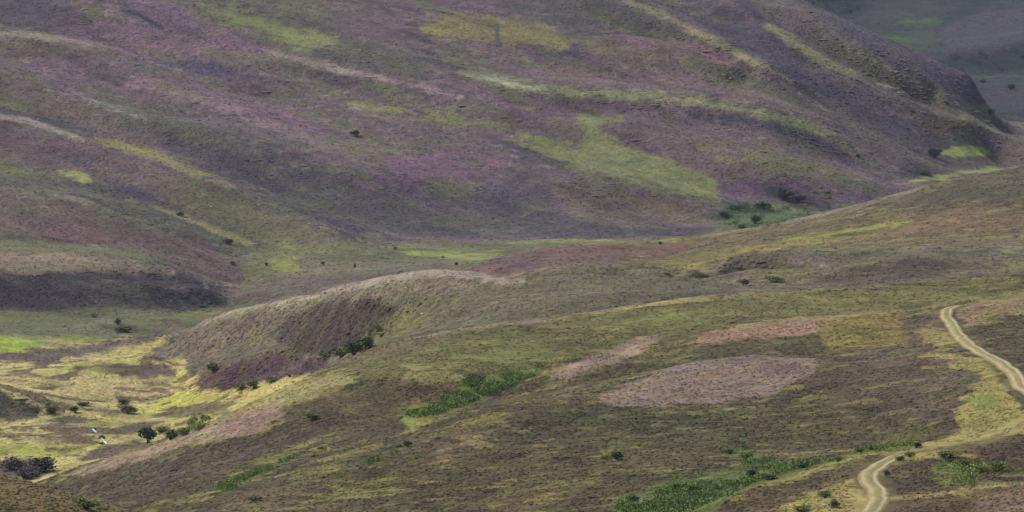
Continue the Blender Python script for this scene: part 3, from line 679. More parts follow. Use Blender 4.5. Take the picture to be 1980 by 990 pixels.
# ---- B top of the near spur
p('B', (99, 95, 64), [(640,712),(720,670),(860,640),(1060,618),(1240,593),(1380,576),(1560,562),(1760,550),(E,530),(E,592),(1740,602),(1500,628),(1300,655),(1100,700),(1000,728),(860,748),(760,740)], 8, .95)
p('B', (104, 92, 76), [(640,712),(720,670),(860,642),(900,660),(800,680),(700,715)], 8, .8)
p('B', (120, 126, 68), [(860,680),(960,665),(1100,660),(1180,650),(1080,690),(960,705),(880,700)], 9, .8, cov=.6, thr=.5)
p('B', (118, 122, 70), [(1080,640),(1200,610),(1300,590),(1420,585),(1340,620),(1200,640)], 9, .7, cov=.5, thr=.4)
p('B', (116, 108, 74), [(1400,575),(1600,562),(1800,552),(1900,560),(1700,590),(1500,612),(1380,620)], 10, .8, cov=.65, thr=.6)
p('B', (88, 82, 62), [(1100,615),(1240,600),(1290,610),(1200,630)], 9, .6, cov=.5)
p('B', (90, 86, 60), [(1180,655),(1300,630),(1500,610),(1640,600),(1500,625),(1300,655)], 8, .6, cov=.5)
p('B', (140, 124, 108), [(830,650),(900,634),(980,626),(1060,617)], 3, .9, w=(5,7))
p('B', (152, 138, 90), [(1050,620),(1160,604),(1250,592),(1320,581),(1390,574)], 3, .92, w=(6,8))
p('B', (130, 122, 88), [(1400,572),(1560,562),(1760,550)], 3, .5, w=4)
p('B', (130, 126, 78), [(1000,705),(1100,690),(1180,672)], 5, .6, w=8, cov=.6)
p('B', (142, 136, 82), [(780,712),(860,703),(930,722),(900,742),(830,744),(785,734)], 6, .8, cov=.75)
p('B', (144, 136, 88), [(490,782),(560,742),(640,728),(686,724),(690,742),(640,766),(560,788)], 6, .9, cov=.85)
p('B', (158, 142, 92), [(500,772),(560,748),(620,732)], 3, .7, w=6)
p('B', (112, 100, 68), [(600,728),(660,698),(720,672)], 5, .7, w=8)
# left flank
p('B', (80, 70, 60), [(60,945),(220,905),(420,850),(520,835),(560,800),(700,760),(790,770),(800,800),(760,860),(500,880),(300,960),(140,1010),(60,1010)], 6, .95)
p('B', (94, 76, 72), [(230,930),(380,880),(500,860),(460,890),(280,960)], 10, .6, cov=.5)
p('B', (80, 78, 54), [(520,830),(640,800),(760,800),(700,850),(560,870)], 10, .6, cov=.5)
p('B', (148, 127, 112), [(112,917),(200,892),(280,864),(370,832),(450,805),(545,781),(552,800),(500,832),(425,846),(330,870),(220,905),(130,920)], 3.5, .97)
p('B', (124, 104, 100), [(130,912),(200,900),(260,880),(220,898)], 5, .6, w=9)
p('B', (134, 108, 102), [(420,842),(440,812),(520,792),(545,800),(500,830)], 5, .85)
p('B', (132, 118, 90), [(300,868),(420,832),(430,842),(340,866)], 4, .6)
p('B', (152, 132, 94), [(400,820),(450,800),(550,772)], 4, .7, w=9)
p('B', (78, 68, 64), [(420,820),(470,812)], 3, .4, w=4)
p('B', (92, 80, 60), [(560,790),(640,770),(780,740),(860,748),(1040,728),(1060,740),(900,790),(800,810),(700,800)], 9, .85)
p('B', (94, 74, 66), [(800,785),(900,750),(1000,732),(1040,740),(900,770),(820,800)], 8, .75)
p('B', (122, 92, 84), [(820,770),(880,748),(920,742)], 6, .5, w=10)
p('B', (96, 84, 62), [(480,910),(600,870),(700,850),(780,840),(700,870),(560,910)], 9, .6, cov=.6)
# ribs and gullies at the bottom
p('B', (104, 88, 74), [(400,1000),(470,950),(600,910),(720,880),(860,845),(980,805),(1060,765),(1110,760),(1020,810),(900,862),(760,905),(620,950),(520,1000)], 9, .85, cov=.85, thr=.8)
p('B', (98, 86, 62), [(520,1000),(640,958),(760,928),(900,885),(1040,830),(1100,880),(900,960),(700,1010)], 12, .75, cov=.6, thr=.7)
p('B', (142, 130, 84), [(615,898),(680,880),(740,862)], 4, .7, w=6)
p('B', (134, 128, 72), [(560,925),(610,915),(640,905)], 5, .4, w=8)
p('B', (148, 128, 90), [(790,895),(860,880),(900,862),(960,838),(980,815)], 5, .6, w=12, cov=.5, thr=.25)
p('B', (150, 130, 100), [(860,888),(900,868),(920,850)], 3, .5, w=5, cov=.5)
p('B', (134, 124, 76), [(680,935),(720,925),(770,912)], 4, .7, w=7, cov=.7)
p('B', (126, 124, 66), [(600,967),(640,952),(690,945)], 5, .8, w=10, cov=.7)
p('B', (132, 126, 66), [(900,825),(960,805),(985,803)], 5, .7, w=10)
p('B', (124, 122, 68), [(630,908),(660,905)], 4, .7, w=7)
p('B', (116, 118, 66), [(490,905),(540,885),(570,870),(660,830)], 5, .75, w=(10,8), cov=.8)
p('B', (122, 120, 64), [(600,870),(636,866)], 4, .85, w=9)
p('B', (132, 130, 70), [(780,812),(830,812),(800,828)], 4, .8, w=8)
p('B', (76, 72, 52), [(1040,780),(1160,785),(1300,790),(1500,778),(1620,790),(1500,860),(1300,880),(1100,860),(1000,880),(960,850)], 16, .75, cov=.7, thr=.8)
p('B', (100, 88, 64), [(1000,890),(1200,870),(1400,870),(1300,940),(1100,1000),(900,1000),(960,940)], 16, .6, cov=.55, thr=.6)
p('B', (124, 112, 66), [(1140,848),(1200,842),(1230,850)], 6, .6, w=8, cov=.6)
p('B', (60, 56, 46), [(925,938),(1000,940)], 2, .7, w=3)
p('B', (128, 108, 92), [(1000,760),(1040,755)], 8, .1, w=4)
# burnt strips
p('B', (86, 80, 58), [(1170,745),(1270,668),(1400,660),(1590,652),(1600,690),(1450,685),(1300,710)], 7, .9)
p('B', (150, 126, 114), [(1056,734),(1090,704),(1180,672),(1275,652),(1250,682),(1185,712),(1100,742)], 4, .95)
p('B', (112, 94, 86), [(1060,732),(1090,735),(1170,712),(1150,722)], 4, .6, w=7)
p('B', (74, 72, 50), [(1110,740),(1180,710),(1240,684),(1275,668)], 3, .8, w=(4,9))
p('B', (122, 110, 76), [(1040,760),(1080,748),(1130,732)], 3, .8, w=5)
p('B', (116, 106, 74), [(1200,712),(1260,688),(1310,680)], 6, .6, w=12, cov=.5)
p('B', (126, 110, 68), [(1588,612),(1750,602),(1756,660),(1700,672),(1600,676),(1582,640)], 7, .85, cov=.8, thr=.7)
p('B', (146, 114, 98), [(1310,668),(1380,640),(1450,627),(1540,620),(1592,620),(1582,645),(1480,654),(1380,665)], 4, .93)
p('B', (128, 112, 76), [(1230,665),(1300,655),(1330,670),(1260,690)], 6, .4, cov=.5)
p('B', (152, 134, 92), [(1400,634),(1500,622),(1600,613),(1740,599)], 3, .8, w=5)
p('B', (74, 70, 52), [(1480,660),(1580,654),(1582,672)], 6, .7, w=9)
p('B', (126, 108, 106), [(1156,770),(1195,749),(1300,717),(1400,698),(1500,690),(1582,696),(1564,728),(1510,756),(1400,775),(1290,784),(1195,782)], 3.5, .97)
p('B', (136, 118, 90), [(1160,770),(1220,746),(1300,726),(1290,738),(1210,766)], 4, .8)
p('B', (132, 118, 122), [(1290,720),(1380,702),(1480,692),(1575,694)], 4, .7, w=8)
p('B', (136, 116, 76), [(1350,732),(1390,728)], 4, .7, w=9)
p('B', (136, 112, 82), [(1440,712),(1462,710)], 4, .6, w=8)
p('B', (112, 96, 84), [(1260,760),(1360,768),(1460,758)], 6, .5, w=14, cov=.6)
p('B', (112, 86, 92), [(1480,720),(1550,715)], 8, .4, w=24)
# right flank
p('B', (98, 83, 78), [(1560,740),(1600,700),(1700,672),(1800,665),(1850,690),(1890,730),(1860,770),(1850,820),(1740,800),(1620,780)], 10, .9, cov=.85, thr=.8)
p('B', (84, 78, 56), [(1480,790),(1600,730),(1640,760),(1700,830),(1860,825),(1760,860),(1600,870),(1450,880)], 14, .7, cov=.65, thr=.6)
p('B', (92, 78, 70), [(1820,830),(1860,800),(1920,805),(1880,830)], 6, .8)
p('B', (104, 92, 60), [(1520,800),(1560,792),(1600,790)], 7, .5, w=12, cov=.6)
p('B', (94, 80, 70), [(1740,605),(1830,598),(1860,660),(1800,680),(1750,650)], 7, .85)
p('B', (146, 132, 78), [(1770,640),(1800,625),(1840,650),(1858,668),(1820,680),(1800,660)], 5, .8, cov=.85)
p('B', (156, 140, 84), [(1766,696),(1800,688),(1850,693),(1900,698)], 3.5, .9, w=(9,12))
p('B', (78, 70, 56), [(1860,640),(1900,622),(1990,608),(E,600),(E,770),(1990,730),(1930,695)], 6, .93)
p('B', (122, 118, 74), [(1800,590),(1870,572),(1980,560),(E,550),(E,575),(1900,585)], 5, .7, cov=.7)
p('B', (82, 76, 60), [(1815,592),(1850,588),(1885,580)], 3, .9, w=8)
p('B', (86, 80, 62), [(1900,568),(1940,560),(1985,556)], 3, .8, w=9)
p('B', (160, 138, 98), [(1780,598),(1830,586),(1890,577),(1900,582)], 2.5, .8, w=4)
p('B', (138, 116, 94), [(1850,604),(1890,586),(1980,576),(E,570),(E,600),(1990,604),(1900,618),(1868,630)], 4, .92)
p('B', (146, 130, 82), [(1868,615),(1940,606),(1900,625)], 5, .7)
p('B', (110, 90, 92), [(1880,598),(1905,594)], 4, .8, w=9)
p('B', (150, 138, 78), [(1846,796),(1866,762),(1898,742),(1895,716),(1836,712),(1838,705),(1905,706),(1940,745),(1975,790),(E,820),(E,830),(1985,815),(1900,838),(1830,860),(1750,872),(1700,876),(1790,862),(1862,826)], 4, .95)
p('B', (160, 146, 88), [(1700,876),(1790,862),(1860,838),(1920,810)], 4, .6, w=6)
p('B', (120, 132, 62), [(1866,775),(1900,764),(1930,770),(1912,788),(1872,786)], 5, .85)
p('B', (124, 128, 66), [(1870,828),(1920,812),(1960,800)], 5, .6, w=10)
p('B', (100, 84, 68), [(1940,740),(1965,765)], 4, .7, w=9)
# E track shoulder
p('B', (102, 86, 62), [(1400,1000),(1465,938),(1640,889),(1760,868),(1900,850),(E,805),(E,1010)], 4, .8)
p('B', (90, 76, 62), [(1360,1010),(1470,942),(1570,916),(1650,900),(1690,898),(1640,928),(1570,956),(1500,985),(1460,1010)], 5, .95)
p('B', (166, 147, 88), [(1470,1010),(1540,965),(1600,938),(1650,926),(1690,962),(1690,1010)], 5, .95, cov=.9)
p('B', (170, 150, 96), [(1455,939),(1560,914),(1640,889),(1720,872),(1800,866)], 3, .97, w=(6,13))
p('B', (160, 144, 88), [(1760,868),(1860,852),(1990,826),(E,800)], 4, .85, w=(12,20))
p('B', (150, 138, 80), [(1700,880),(1800,870),(1860,875),(1800,892),(1740,895)], 5, .9)
p('B', (100, 82, 66), [(1620,905),(1680,892),(1696,899),(1650,915)], 4, .9)
p('B', (96, 78, 66), [(1650,935),(1665,925),(1690,950),(1676,962)], 3, .5)
p('B', (82, 70, 58), [(1712,905),(1760,895),(1830,878),(1990,852),(E,830),(E,925),(1990,925),(1860,950),(1740,962),(1705,935)], 5, .95)
p('B', (166, 148, 92), [(1770,888),(1830,880),(1880,884),(1900,888)], 4, .85, w=(12,6))
p('B', (112, 118, 64), [(1800,905),(1860,900),(1940,905),(1990,915),(1990,930),(1900,945),(1850,955)], 8, .7, cov=.6)
p('B', (152, 134, 92), [(1700,965),(1780,962),(1860,952),(1990,932),(E,920)], 4, .85, w=(7,12))
p('B', (118, 98, 88), [(1850,1000),(1900,965),(1990,945),(E,935),(E,1010)], 6, .9, cov=.9)
p('B', (94, 78, 66), [(1700,1010),(1720,972),(1840,968),(1840,1010)], 5, .85)
p('B', (112, 116, 62), [(1720,985),(1780,972),(1800,985),(1740,1000)], 5, .6, cov=.6)
p('B', (120, 126, 64), [(1520,990),(1580,960),(1640,965),(1600,1000)], 6, .5, cov=.5)
# bracken ground
p('B', (96, 112, 58), [(772,800),(800,788),(880,768),(900,745),(960,722),(1050,708),(1055,722),(1000,748),(940,775),(860,800),(800,812)], 5, .93)
p('B', (124, 134, 62), [(770,802),(815,812),(800,828),(775,818)], 3, .9)
p('B', (86, 98, 54), [(1180,1010),(1200,960),(1290,935),(1330,935),(1400,910),(1440,912),(1470,892),(1560,900),(1620,888),(1700,868),(1780,858),(1780,868),(1640,890),(1560,912),(1450,942),(1400,980),(1380,1010)], 6, .9, cov=.9)
p('B', (90, 100, 56), [(1390,875),(1440,865),(1480,870),(1500,905),(1440,905)], 6, .8, cov=.7)
p('B', (88, 98, 56), [(410,945),(460,928),(520,905),(570,885),(560,895),(500,925),(440,952)], 4, .85, cov=.8)
p('B', (84, 96, 54), [(610,932),(660,912),(720,890),(770,868),(800,860)], 5, .8, w=(16,8), cov=.8)
p('B', (92, 104, 58), [(140,985),(165,966),(195,968),(180,990)], 5, .9)

washes(.5)
fl = ((ZN['G'] | ZN['C']) & (VE > 690) & (VE < 880) & (UU < 470) & (YY * Q0 < -194)).astype(float)
m_ = (sst((fbm(XX, YY, 7, 3, 311) - .22) / .25) * fl * .85)[..., None]
COL = COL * (1 - m_) + lin((104, 90, 72)) * m_
# a little more depth between young and old growth
LUM = COL @ np.array([.3, .6, .1]); PIV = {'A': .09, 'B': .085, 'C': .12, 'F': .125, 'G': .125, 'I': .11}
for z in ZN:
    k = np.minimum(np.clip(LUM / PIV[z], .2, 4) ** .34, 1.16 if z == 'B' else 1.35)
    COL[ZN[z]] = (COL * k[..., None])[ZN[z]]
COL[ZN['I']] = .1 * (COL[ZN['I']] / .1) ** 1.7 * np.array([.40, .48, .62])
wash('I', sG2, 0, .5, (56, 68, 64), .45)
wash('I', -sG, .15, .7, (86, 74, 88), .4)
MG = COL.mean(-1, keepdims=True)
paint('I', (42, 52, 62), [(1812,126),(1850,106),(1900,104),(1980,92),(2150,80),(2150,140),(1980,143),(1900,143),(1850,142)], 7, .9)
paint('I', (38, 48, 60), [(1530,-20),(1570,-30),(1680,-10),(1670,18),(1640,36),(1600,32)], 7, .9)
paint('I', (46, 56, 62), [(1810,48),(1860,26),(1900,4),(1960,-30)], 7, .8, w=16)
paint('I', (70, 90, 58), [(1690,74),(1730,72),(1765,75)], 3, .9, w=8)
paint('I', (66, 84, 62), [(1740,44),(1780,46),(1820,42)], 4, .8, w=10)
wash('I', sC, .2, .6, (.7, .72, .74), .7, True)
COL[ZN['G']] = COL[ZN['G']] * np.array([.97, .97, 1.07])
COL[ZN['B']] = COL[ZN['B']] * np.array([1.02, 1.01, .97])
MG = COL.mean(-1, keepdims=True); COL = np.clip(MG + (COL - MG) * np.where(ZN['G'] & (VE < 470), np.where(COL[..., 1] > COL[..., 0], .88, 1.25), np.where(ZN['B'] & (LUM > .17), .92, 1.1))[..., None], .004, 1)

# ------------------------------------------------------------------ relief the size of hummocks and tussocks
S1 = fbm(XX, YY, 60, 3, 5); S2 = fbm(XX, YY, 14, 3, 23); S3 = fbm(XX, YY, 3.5, 3, 53)
TRACK = [(2060, 568), (1990, 574), (1930, 581), (1885, 587), (1848, 592), (1828, 598), (1827, 606), (1838, 623), (1850, 643), (1866, 661), (1906, 687), (1946, 711), (1964, 731), (1981, 754), (2012, 778), (2024, 791), (2008, 803),
         (1980, 814), (1957, 827), (1927, 841), (1890, 853), (1850, 862), (1800, 871), (1755, 878), (1729, 885), (1713, 892), (1696, 902), (1681, 913), (1675, 923),
         (1683, 934), (1692, 945), (1698, 960), (1696, 976), (1682, 991), (1664, 1006)]
def locate(u, v, H=None):
    """the ground point seen at a photo point"""
    j = int(np.argmin(np.abs(U0[NROW // 2] - u))); col = VE[:, j]
    i = max(1, int(np.argmax(col <= v)))
    a = float(np.clip((col[i - 1] - v) / (col[i - 1] - col[i] + 1e-9), 0, 1))
    Y = math.exp(WW[i - 1] * (1 - a) + WW[i] * a)
    return float(ray(u, v)[0]) * Y, Y
tr = curve(TRACK, 6)
trw = np.array([locate(u, v) for u, v in tr])
for _ in range(3): trw[1:-1] = (trw[:-2] + 2 * trw[1:-1] + trw[2:]) / 4
# even spacing along the track
def even(P_, st):
    L_ = np.r_[0, np.cumsum(np.hypot(*np.diff(P_, axis=0).T))]; s_ = np.arange(0, L_[-1], st)
    return np.stack([np.interp(s_, L_, P_[:, k]) for k in (0, 1)], 1)
trw = even(trw, 1.0)
for _ in range(4): trw[1:-1] = (trw[:-2] + 2 * trw[1:-1] + trw[2:]) / 4
near = np.full(Q0.shape, 1e9, np.float32)
reg = np.nonzero((XX > trw[:, 0].min() - 9) & (XX < trw[:, 0].max() + 9) & (YY > trw[:, 1].min() - 9) & (YY < trw[:, 1].max() + 9))
dd = np.full(len(reg[0]), 1e9)
for q_ in trw[::2]:
    dd = np.minimum(dd, (XX[reg] - q_[0])**2 + (YY[reg] - q_[1])**2)
near[reg] = np.sqrt(dd)
flat = sst((near - 2.2) / 4)
HZ = Q0 * YY + .35 * S1 + (.22 * S2 + .07 * S3) * flat
def height(x, y):
    t = x / y; w_ = np.log(y)
    j = np.clip(np.searchsorted(TT, t) - 1, 0, len(TT) - 2); i = np.clip(np.searchsorted(WW, w_) - 1, 0, NROW - 2)
    a = (t - TT[j]) / (TT[j + 1] - TT[j]); b = (w_ - WW[i]) / (WW[i + 1] - WW[i])
    return (HZ[i, j] * (1 - a) + HZ[i, j + 1] * a) * (1 - b) + (HZ[i + 1, j] * (1 - a) + HZ[i + 1, j + 1] * a) * b

C = bpy.context.scene.collection
def link(name, me, mat=None, parent=None, **pr):
    o = bpy.data.objects.new(name, me); C.objects.link(o)
    if mat is not None and me is not None: me.materials.append(mat)
    if parent is not None: o.parent = parent
    for k, v in pr.items(): o[k] = v
    return o

NR, NC = Q0.shape
me = bpy.data.meshes.new('moorland')
co = np.stack([XX, YY, HZ], -1).reshape(-1, 3).astype(np.float32)
idx = np.arange(NR * NC, dtype=np.int32).reshape(NR, NC)
qd = np.stack([idx[:-1, :-1], idx[:-1, 1:], idx[1:, 1:], idx[1:, :-1]], -1).reshape(-1, 4)
me.vertices.add(len(co)); me.vertices.foreach_set('co', co.ravel())
me.loops.add(qd.size); me.loops.foreach_set('vertex_index', qd.ravel())
me.polygons.add(len(qd)); me.polygons.foreach_set('loop_start', np.arange(0, qd.size, 4, dtype=np.int32))
me.polygons.foreach_set('use_smooth', np.ones(len(qd), bool))
me.update(calc_edges=True)
ca = me.attributes.new('cover', 'FLOAT_COLOR', 'POINT')
GAIN = np.array([.50, .505, .455])
cc = np.ones((NR * NC, 4), np.float32); cc[:, :3] = np.clip(COL.reshape(-1, 3) * GAIN, 0, 1)
ca.data.foreach_set('color', cc.ravel())

class NT:
    def __init__(s, m): m.use_nodes = True; s.t = m.node_tree; s.t.nodes.clear()
    def n(s, ty, **k):
        o = s.t.nodes.new(ty)
        for a, b in k.items():
            if a.startswith('i_'): o.inputs[a[2:].replace('_', ' ')].default_value = b
            else: setattr(o, a, b)
        return o
    def l(s, a, b): s.t.links.new(a, b)
def math_(N, op, a, b=None, clamp=False):
    o = N.n('ShaderNodeMath', operation=op, use_clamp=clamp)
    for i, x in enumerate((a, b)):
        if x is None: continue
        if isinstance(x, (int, float)): o.inputs[i].default_value = x
        else: N.l(x, o.inputs[i])
    return o.outputs[0]

gm = bpy.data.materials.new('moor_cover'); N = NT(gm)
out = N.n('ShaderNodeOutputMaterial'); bs = N.n('ShaderNodeBsdfPrincipled'); N.l(bs.outputs[0], out.inputs[0])
bs.inputs['Roughness'].default_value = .95; bs.inputs['Specular IOR Level'].default_value = .15
at = N.n('ShaderNodeAttribute', attribute_name='cover'); tc_ = N.n('ShaderNodeTexCoord')
def nz(scale, detail, rough, off=0.0):
    mp = N.n('ShaderNodeMapping'); mp.inputs['Location'].default_value = (off, off * .7, 0); mp.inputs['Rotation'].default_value = (0, 0, off)
    N.l(tc_.outputs['Object'], mp.inputs[0])
    t = N.n('ShaderNodeTexNoise'); t.inputs['Scale'].default_value = scale; t.inputs['Detail'].default_value = detail
    t.inputs['Roughness'].default_value = rough; N.l(mp.outputs[0], t.inputs[0]); return t
a1 = nz(.11, 5, .65, 1.3); a2 = nz(.9, 5, .7, 4.1); a3 = nz(.03, 3, .5, 7.7); a4 = nz(.35, 5, .65, 9.2)
def rng(x, a, b, c, d):
    m = N.n('ShaderNodeMapRange'); m.inputs[1].default_value = a; m.inputs[2].default_value = b; m.inputs[3].default_value = c; m.inputs[4].default_value = d
    N.l(x, m.inputs[0]); return m.outputs[0]
f = math_(N, 'MULTIPLY', rng(a1.outputs[0], .3, .7, .74, 1.26), rng(a2.outputs[0], .32, .68, .82, 1.18))
f = math_(N, 'MULTIPLY', f, rng(a3.outputs[0], .35, .65, .9, 1.1))
f = math_(N, 'MULTIPLY', f, rng(a4.outputs[0], .32, .68, .78, 1.22))
mu = N.n('ShaderNodeVectorMath', operation='SCALE'); N.l(at.outputs['Color'], mu.inputs[0]); N.l(f, mu.inputs['Scale'])
# slow change of hue between heather and grass stems
tint = N.n('ShaderNodeMix', data_type='RGBA', blend_type='MULTIPLY'); tint.inputs[0].default_value = 1
N.l(mu.outputs[0], tint.inputs[6])
hue = N.n('ShaderNodeMix', data_type='RGBA'); hue.inputs[6].default_value = (1.08, .97, 1.02, 1); hue.inputs[7].default_value = (.93, 1.05, .92, 1)
N.l(rng(nz(.22, 6, .7, 12.9).outputs[0], .38, .62, 0, 1), hue.inputs[0]); N.l(hue.outputs[2], tint.inputs[7])
N.l(tint.outputs[2], bs.inputs['Base Color'])
bp = N.n('ShaderNodeBump'); bp.inputs['Strength'].default_value = .4; bp.inputs['Distance'].default_value = .7
N.l(math_(N, 'ADD', a2.outputs[0], math_(N, 'MULTIPLY', a4.outputs[0], 2.0)), bp.inputs['Height']); N.l(bp.outputs[0], bs.inputs['Normal'])
link('moorland_ground', me, gm, kind='structure')

# ------------------------------------------------------------------ farm track: two wheel ruts with a grass crown
def mesh_np(name, co, faces, cols=None, smooth=False):
    m = bpy.data.meshes.new(name); co = np.asarray(co, np.float32); faces = np.asarray(faces, np.int32)
    n = faces.shape[1]
    m.vertices.add(len(co)); m.vertices.foreach_set('co', co.ravel())
    m.loops.add(faces.size); m.loops.foreach_set('vertex_index', faces.ravel())
    m.polygons.add(len(faces)); m.polygons.foreach_set('loop_start', np.arange(0, faces.size, n, dtype=np.int32))
    m.polygons.foreach_set('use_smooth', np.full(len(faces), smooth))
    m.update(calc_edges=True)
    if cols is not None:
        a_ = m.attributes.new('cover', 'FLOAT_COLOR', 'POINT')
        c4 = np.ones((len(co), 4), np.float32); c4[:, :3] = cols; a_.data.foreach_set('color', c4.ravel())
    return m
TS = .82
prof = [(-2.2, 0, (140,128,80)), (-1.6, .06, (138,128,80)), (-1.35, .10, (176,158,122)), (-1.0, .06, (188,170,138)), (-.68, .10, (172,154,118)), (-.48, .16, (150,140,92)), (0, .20, (142,136,86)),
        (.48, .16, (150,140,94)), (.68, .10, (174,156,120)), (1.0, .06, (192,174,144)), (1.35, .10, (176,160,124)), (1.6, .06, (140,130,82)), (2.2, 0, (140,128,80))]
c_ = even(trw, .6); tg = np.gradient(c_, axis=0); tg /= np.hypot(*tg.T)[:, None]; nr = np.stack([-tg[:, 1], tg[:, 0]], 1)
rs = np.random.RandomState(4)
c_ = c_ + nr * (.22 * fbm(c_[:, 0], c_[:, 1], 9, 2, 77))[:, None]
vs, cs = [], []
ui = 990 + F * (c_[:, 0] / c_[:, 1])
back = ((c_[:, 1] < 835) & (ui > 1735)) | ((c_[:, 1] > 1000) & (ui > 1835) & (np.arange(len(c_)) < 120)); thin = np.where(back, .62, 1.0); thin = np.convolve(np.pad(thin, 10, 'edge'), np.ones(21) / 21, 'valid')
worn = np.clip((1 - thin) / .38, 0, 1)
for o_, h_, c3 in prof:
    q_ = c_ + nr * ((o_ * TS) * thin + rs.normal(0, .06, len(c_)))[:, None]
    vs.append(np.c_[q_, height(q_[:, 0], q_[:, 1]) + h_ + (.05 if abs(o_) < 2 else -.12)])
    gr_ = np.clip(worn * .75 + .35 * fbm(c_[:, 0] + o_ * 3, c_[:, 1], 6, 3, 33) + (.3 if abs(o_) < .4 else 0), 0, .9)[:, None]
    cs.append((lin(c3)[None, :] * (1 - gr_) + lin((142, 132, 78))[None, :] * gr_) * GAIN * (1 + .16 * fbm(q_[:, 0], q_[:, 1], 5, 3, 9 + int(o_ * 7 + 20)))[:, None])
K = len(prof); vs = np.stack(vs, 1).reshape(-1, 3); cs = np.stack(cs, 1).reshape(-1, 3)
ii = (np.arange(len(c_) - 1)[:, None] * K + np.arange(K - 1)[None, :])
fc = np.stack([ii, ii + 1, ii + K + 1, ii + K], -1).reshape(-1, 4)
def simple(name, rough=.95, vary=.25, scale=1.5, bump=.5):
    m = bpy.data.materials.new(name); N_ = NT(m)
    o_ = N_.n('ShaderNodeOutputMaterial'); b_ = N_.n('ShaderNodeBsdfPrincipled'); N_.l(b_.outputs[0], o_.inputs[0])
    b_.inputs['Roughness'].default_value = rough; b_.inputs['Specular IOR Level'].default_value = .2
    a_ = N_.n('ShaderNodeAttribute', attribute_name='cover'); t_ = N_.n('ShaderNodeTexCoord')
    z_ = N_.n('ShaderNodeTexNoise'); z_.inputs['Scale'].default_value = scale; z_.inputs['Detail'].default_value = 4; N_.l(t_.outputs['Object'], z_.inputs[0])
    r_ = N_.n('ShaderNodeMapRange'); r_.inputs[1].default_value = .3; r_.inputs[2].default_value = .7; r_.inputs[3].default_value = 1 - vary; r_.inputs[4].default_value = 1 + vary
    N_.l(z_.outputs[0], r_.inputs[0]); v_ = N_.n('ShaderNodeVectorMath', operation='SCALE'); N_.l(a_.outputs['Color'], v_.inputs[0]); N_.l(r_.outputs[0], v_.inputs['Scale'])
    N_.l(v_.outputs[0], b_.inputs['Base Color'])
    if bump:
        k_ = N_.n('ShaderNodeBump'); k_.inputs['Strength'].default_value = bump; k_.inputs['Distance'].default_value = .05; N_.l(z_.outputs[0], k_.inputs['Height']); N_.l(k_.outputs[0], b_.inputs['Normal'])
    return m
M_TR = simple('track_gravel', vary=.12, scale=1.2); M_TUFT = simple('tuft', vary=.2, scale=3, bump=0)
M_LEAF = simple('leaf', vary=.2, scale=2, bump=0); M_WOOD = simple('bark', vary=.3, scale=6); M_ROCK = simple('rock', .85, .2, 2, .8)
link('farm_track', mesh_np('farm_track', vs, fc, cs, True), M_TR, kind='structure')

# ------------------------------------------------------------------ heather and grass tufts over all the moor
VH = pix(TT[None, :] * np.ones_like(HZ), HZ / YY)[1]
vis = (V0 <= VE + .5); vis[1:] &= vis[:-1]
dv = np.abs(np.gradient(V0, axis=0))
wt = np.where(vis & (U0 > -200) & (U0 < 2180) & (V0 > -25) & (V0 < 1010) & (near > 3.0), dv, 0)
cw = np.cumsum(wt.ravel()); rs = np.random.RandomState(11)
NT_ = 155000
pick = np.searchsorted(cw, rs.rand(NT_) * cw[-1]); pi, pj = np.unravel_index(np.clip(pick, 0, wt.size - 1), wt.shape)
tt = TT[pj] + rs.uniform(-.5, .5, NT_) * 2 / F; ww = WW[pi] + rs.uniform(-.5, .5, NT_) * np.gradient(WW)[pi]
ty = np.exp(ww); tx = tt * ty
tcol = COL[pi, pj] * GAIN
green = tcol[:, 1] > tcol[:, 0] * 1.0
def tufts(name, sel, hgt, wid, tone, label):
    n = sel.sum(); x = tx[sel]; y = ty[sel]; z = height(x, y)
    r = wid * np.exp(rs.normal(0, .45, n)) * (y / 1000) ** .55
    h = hgt * np.exp(rs.normal(0, .35, n)) * (y / 1000) ** .3
    ang = np.linspace(0, 2 * np.pi, 7)[:-1][None, :] + rs.uniform(0, 6.28, n)[:, None]
    rr = r[:, None] * rs.uniform(.6, 1.35, (n, 6)); el = rs.uniform(1.0, 2.2, n)[:, None]
    rim = np.stack([x[:, None] + np.cos(ang) * rr * el, y[:, None] + np.sin(ang) * rr, z[:, None] - .22 + 0 * rr], -1)
    mid = np.stack([x[:, None] + np.cos(ang) * rr * el * .62, y[:, None] + np.sin(ang) * rr * .62, z[:, None] + h[:, None] * rs.uniform(.45, .9, (n, 6))], -1)
    top = np.stack([x + rs.normal(0, .2, n) * r, y, z + h], -1)[:, None, :]
    co_ = np.concatenate([rim, mid, top], 1)
    b_ = (np.arange(n) * 13)[:, None]; k = np.arange(6); k1 = (k + 1) % 6
    T1 = np.stack([b_ + k, b_ + k1, b_ + 6 + k1], -1); T2 = np.stack([b_ + k, b_ + 6 + k1, b_ + 6 + k], -1); T3 = np.stack([b_ + 6 + k, b_ + 6 + k1, b_ + 12 + 0 * k], -1)
    fc_ = np.concatenate([T1, T2, T3], 1).reshape(-1, 3)
    cc_ = tcol[sel] * (tone[0] + (tone[1] - tone[0]) * rs.rand(n) ** 1.3)[:, None] * (1 + rs.normal(0, .06, (n, 3)))
    cc_ = np.clip(np.repeat(cc_[:, None, :], 13, 1) * rs.uniform(.85, 1.15, (n, 13, 1)), .002, 1).reshape(-1, 3)
    link(name, mesh_np(name, co_.reshape(-1, 3), fc_, cc_, True), M_TUFT, kind='stuff', label=label)
tufts('heather', ~green, .14, .27, (.84, 1.2), 'purple and brown heather growing in low tufts over the moor')
tufts('grass', green & (rs.rand(NT_) < .7), .11, .22, (.86, 1.15), 'green and straw coloured rough grass between the heather')

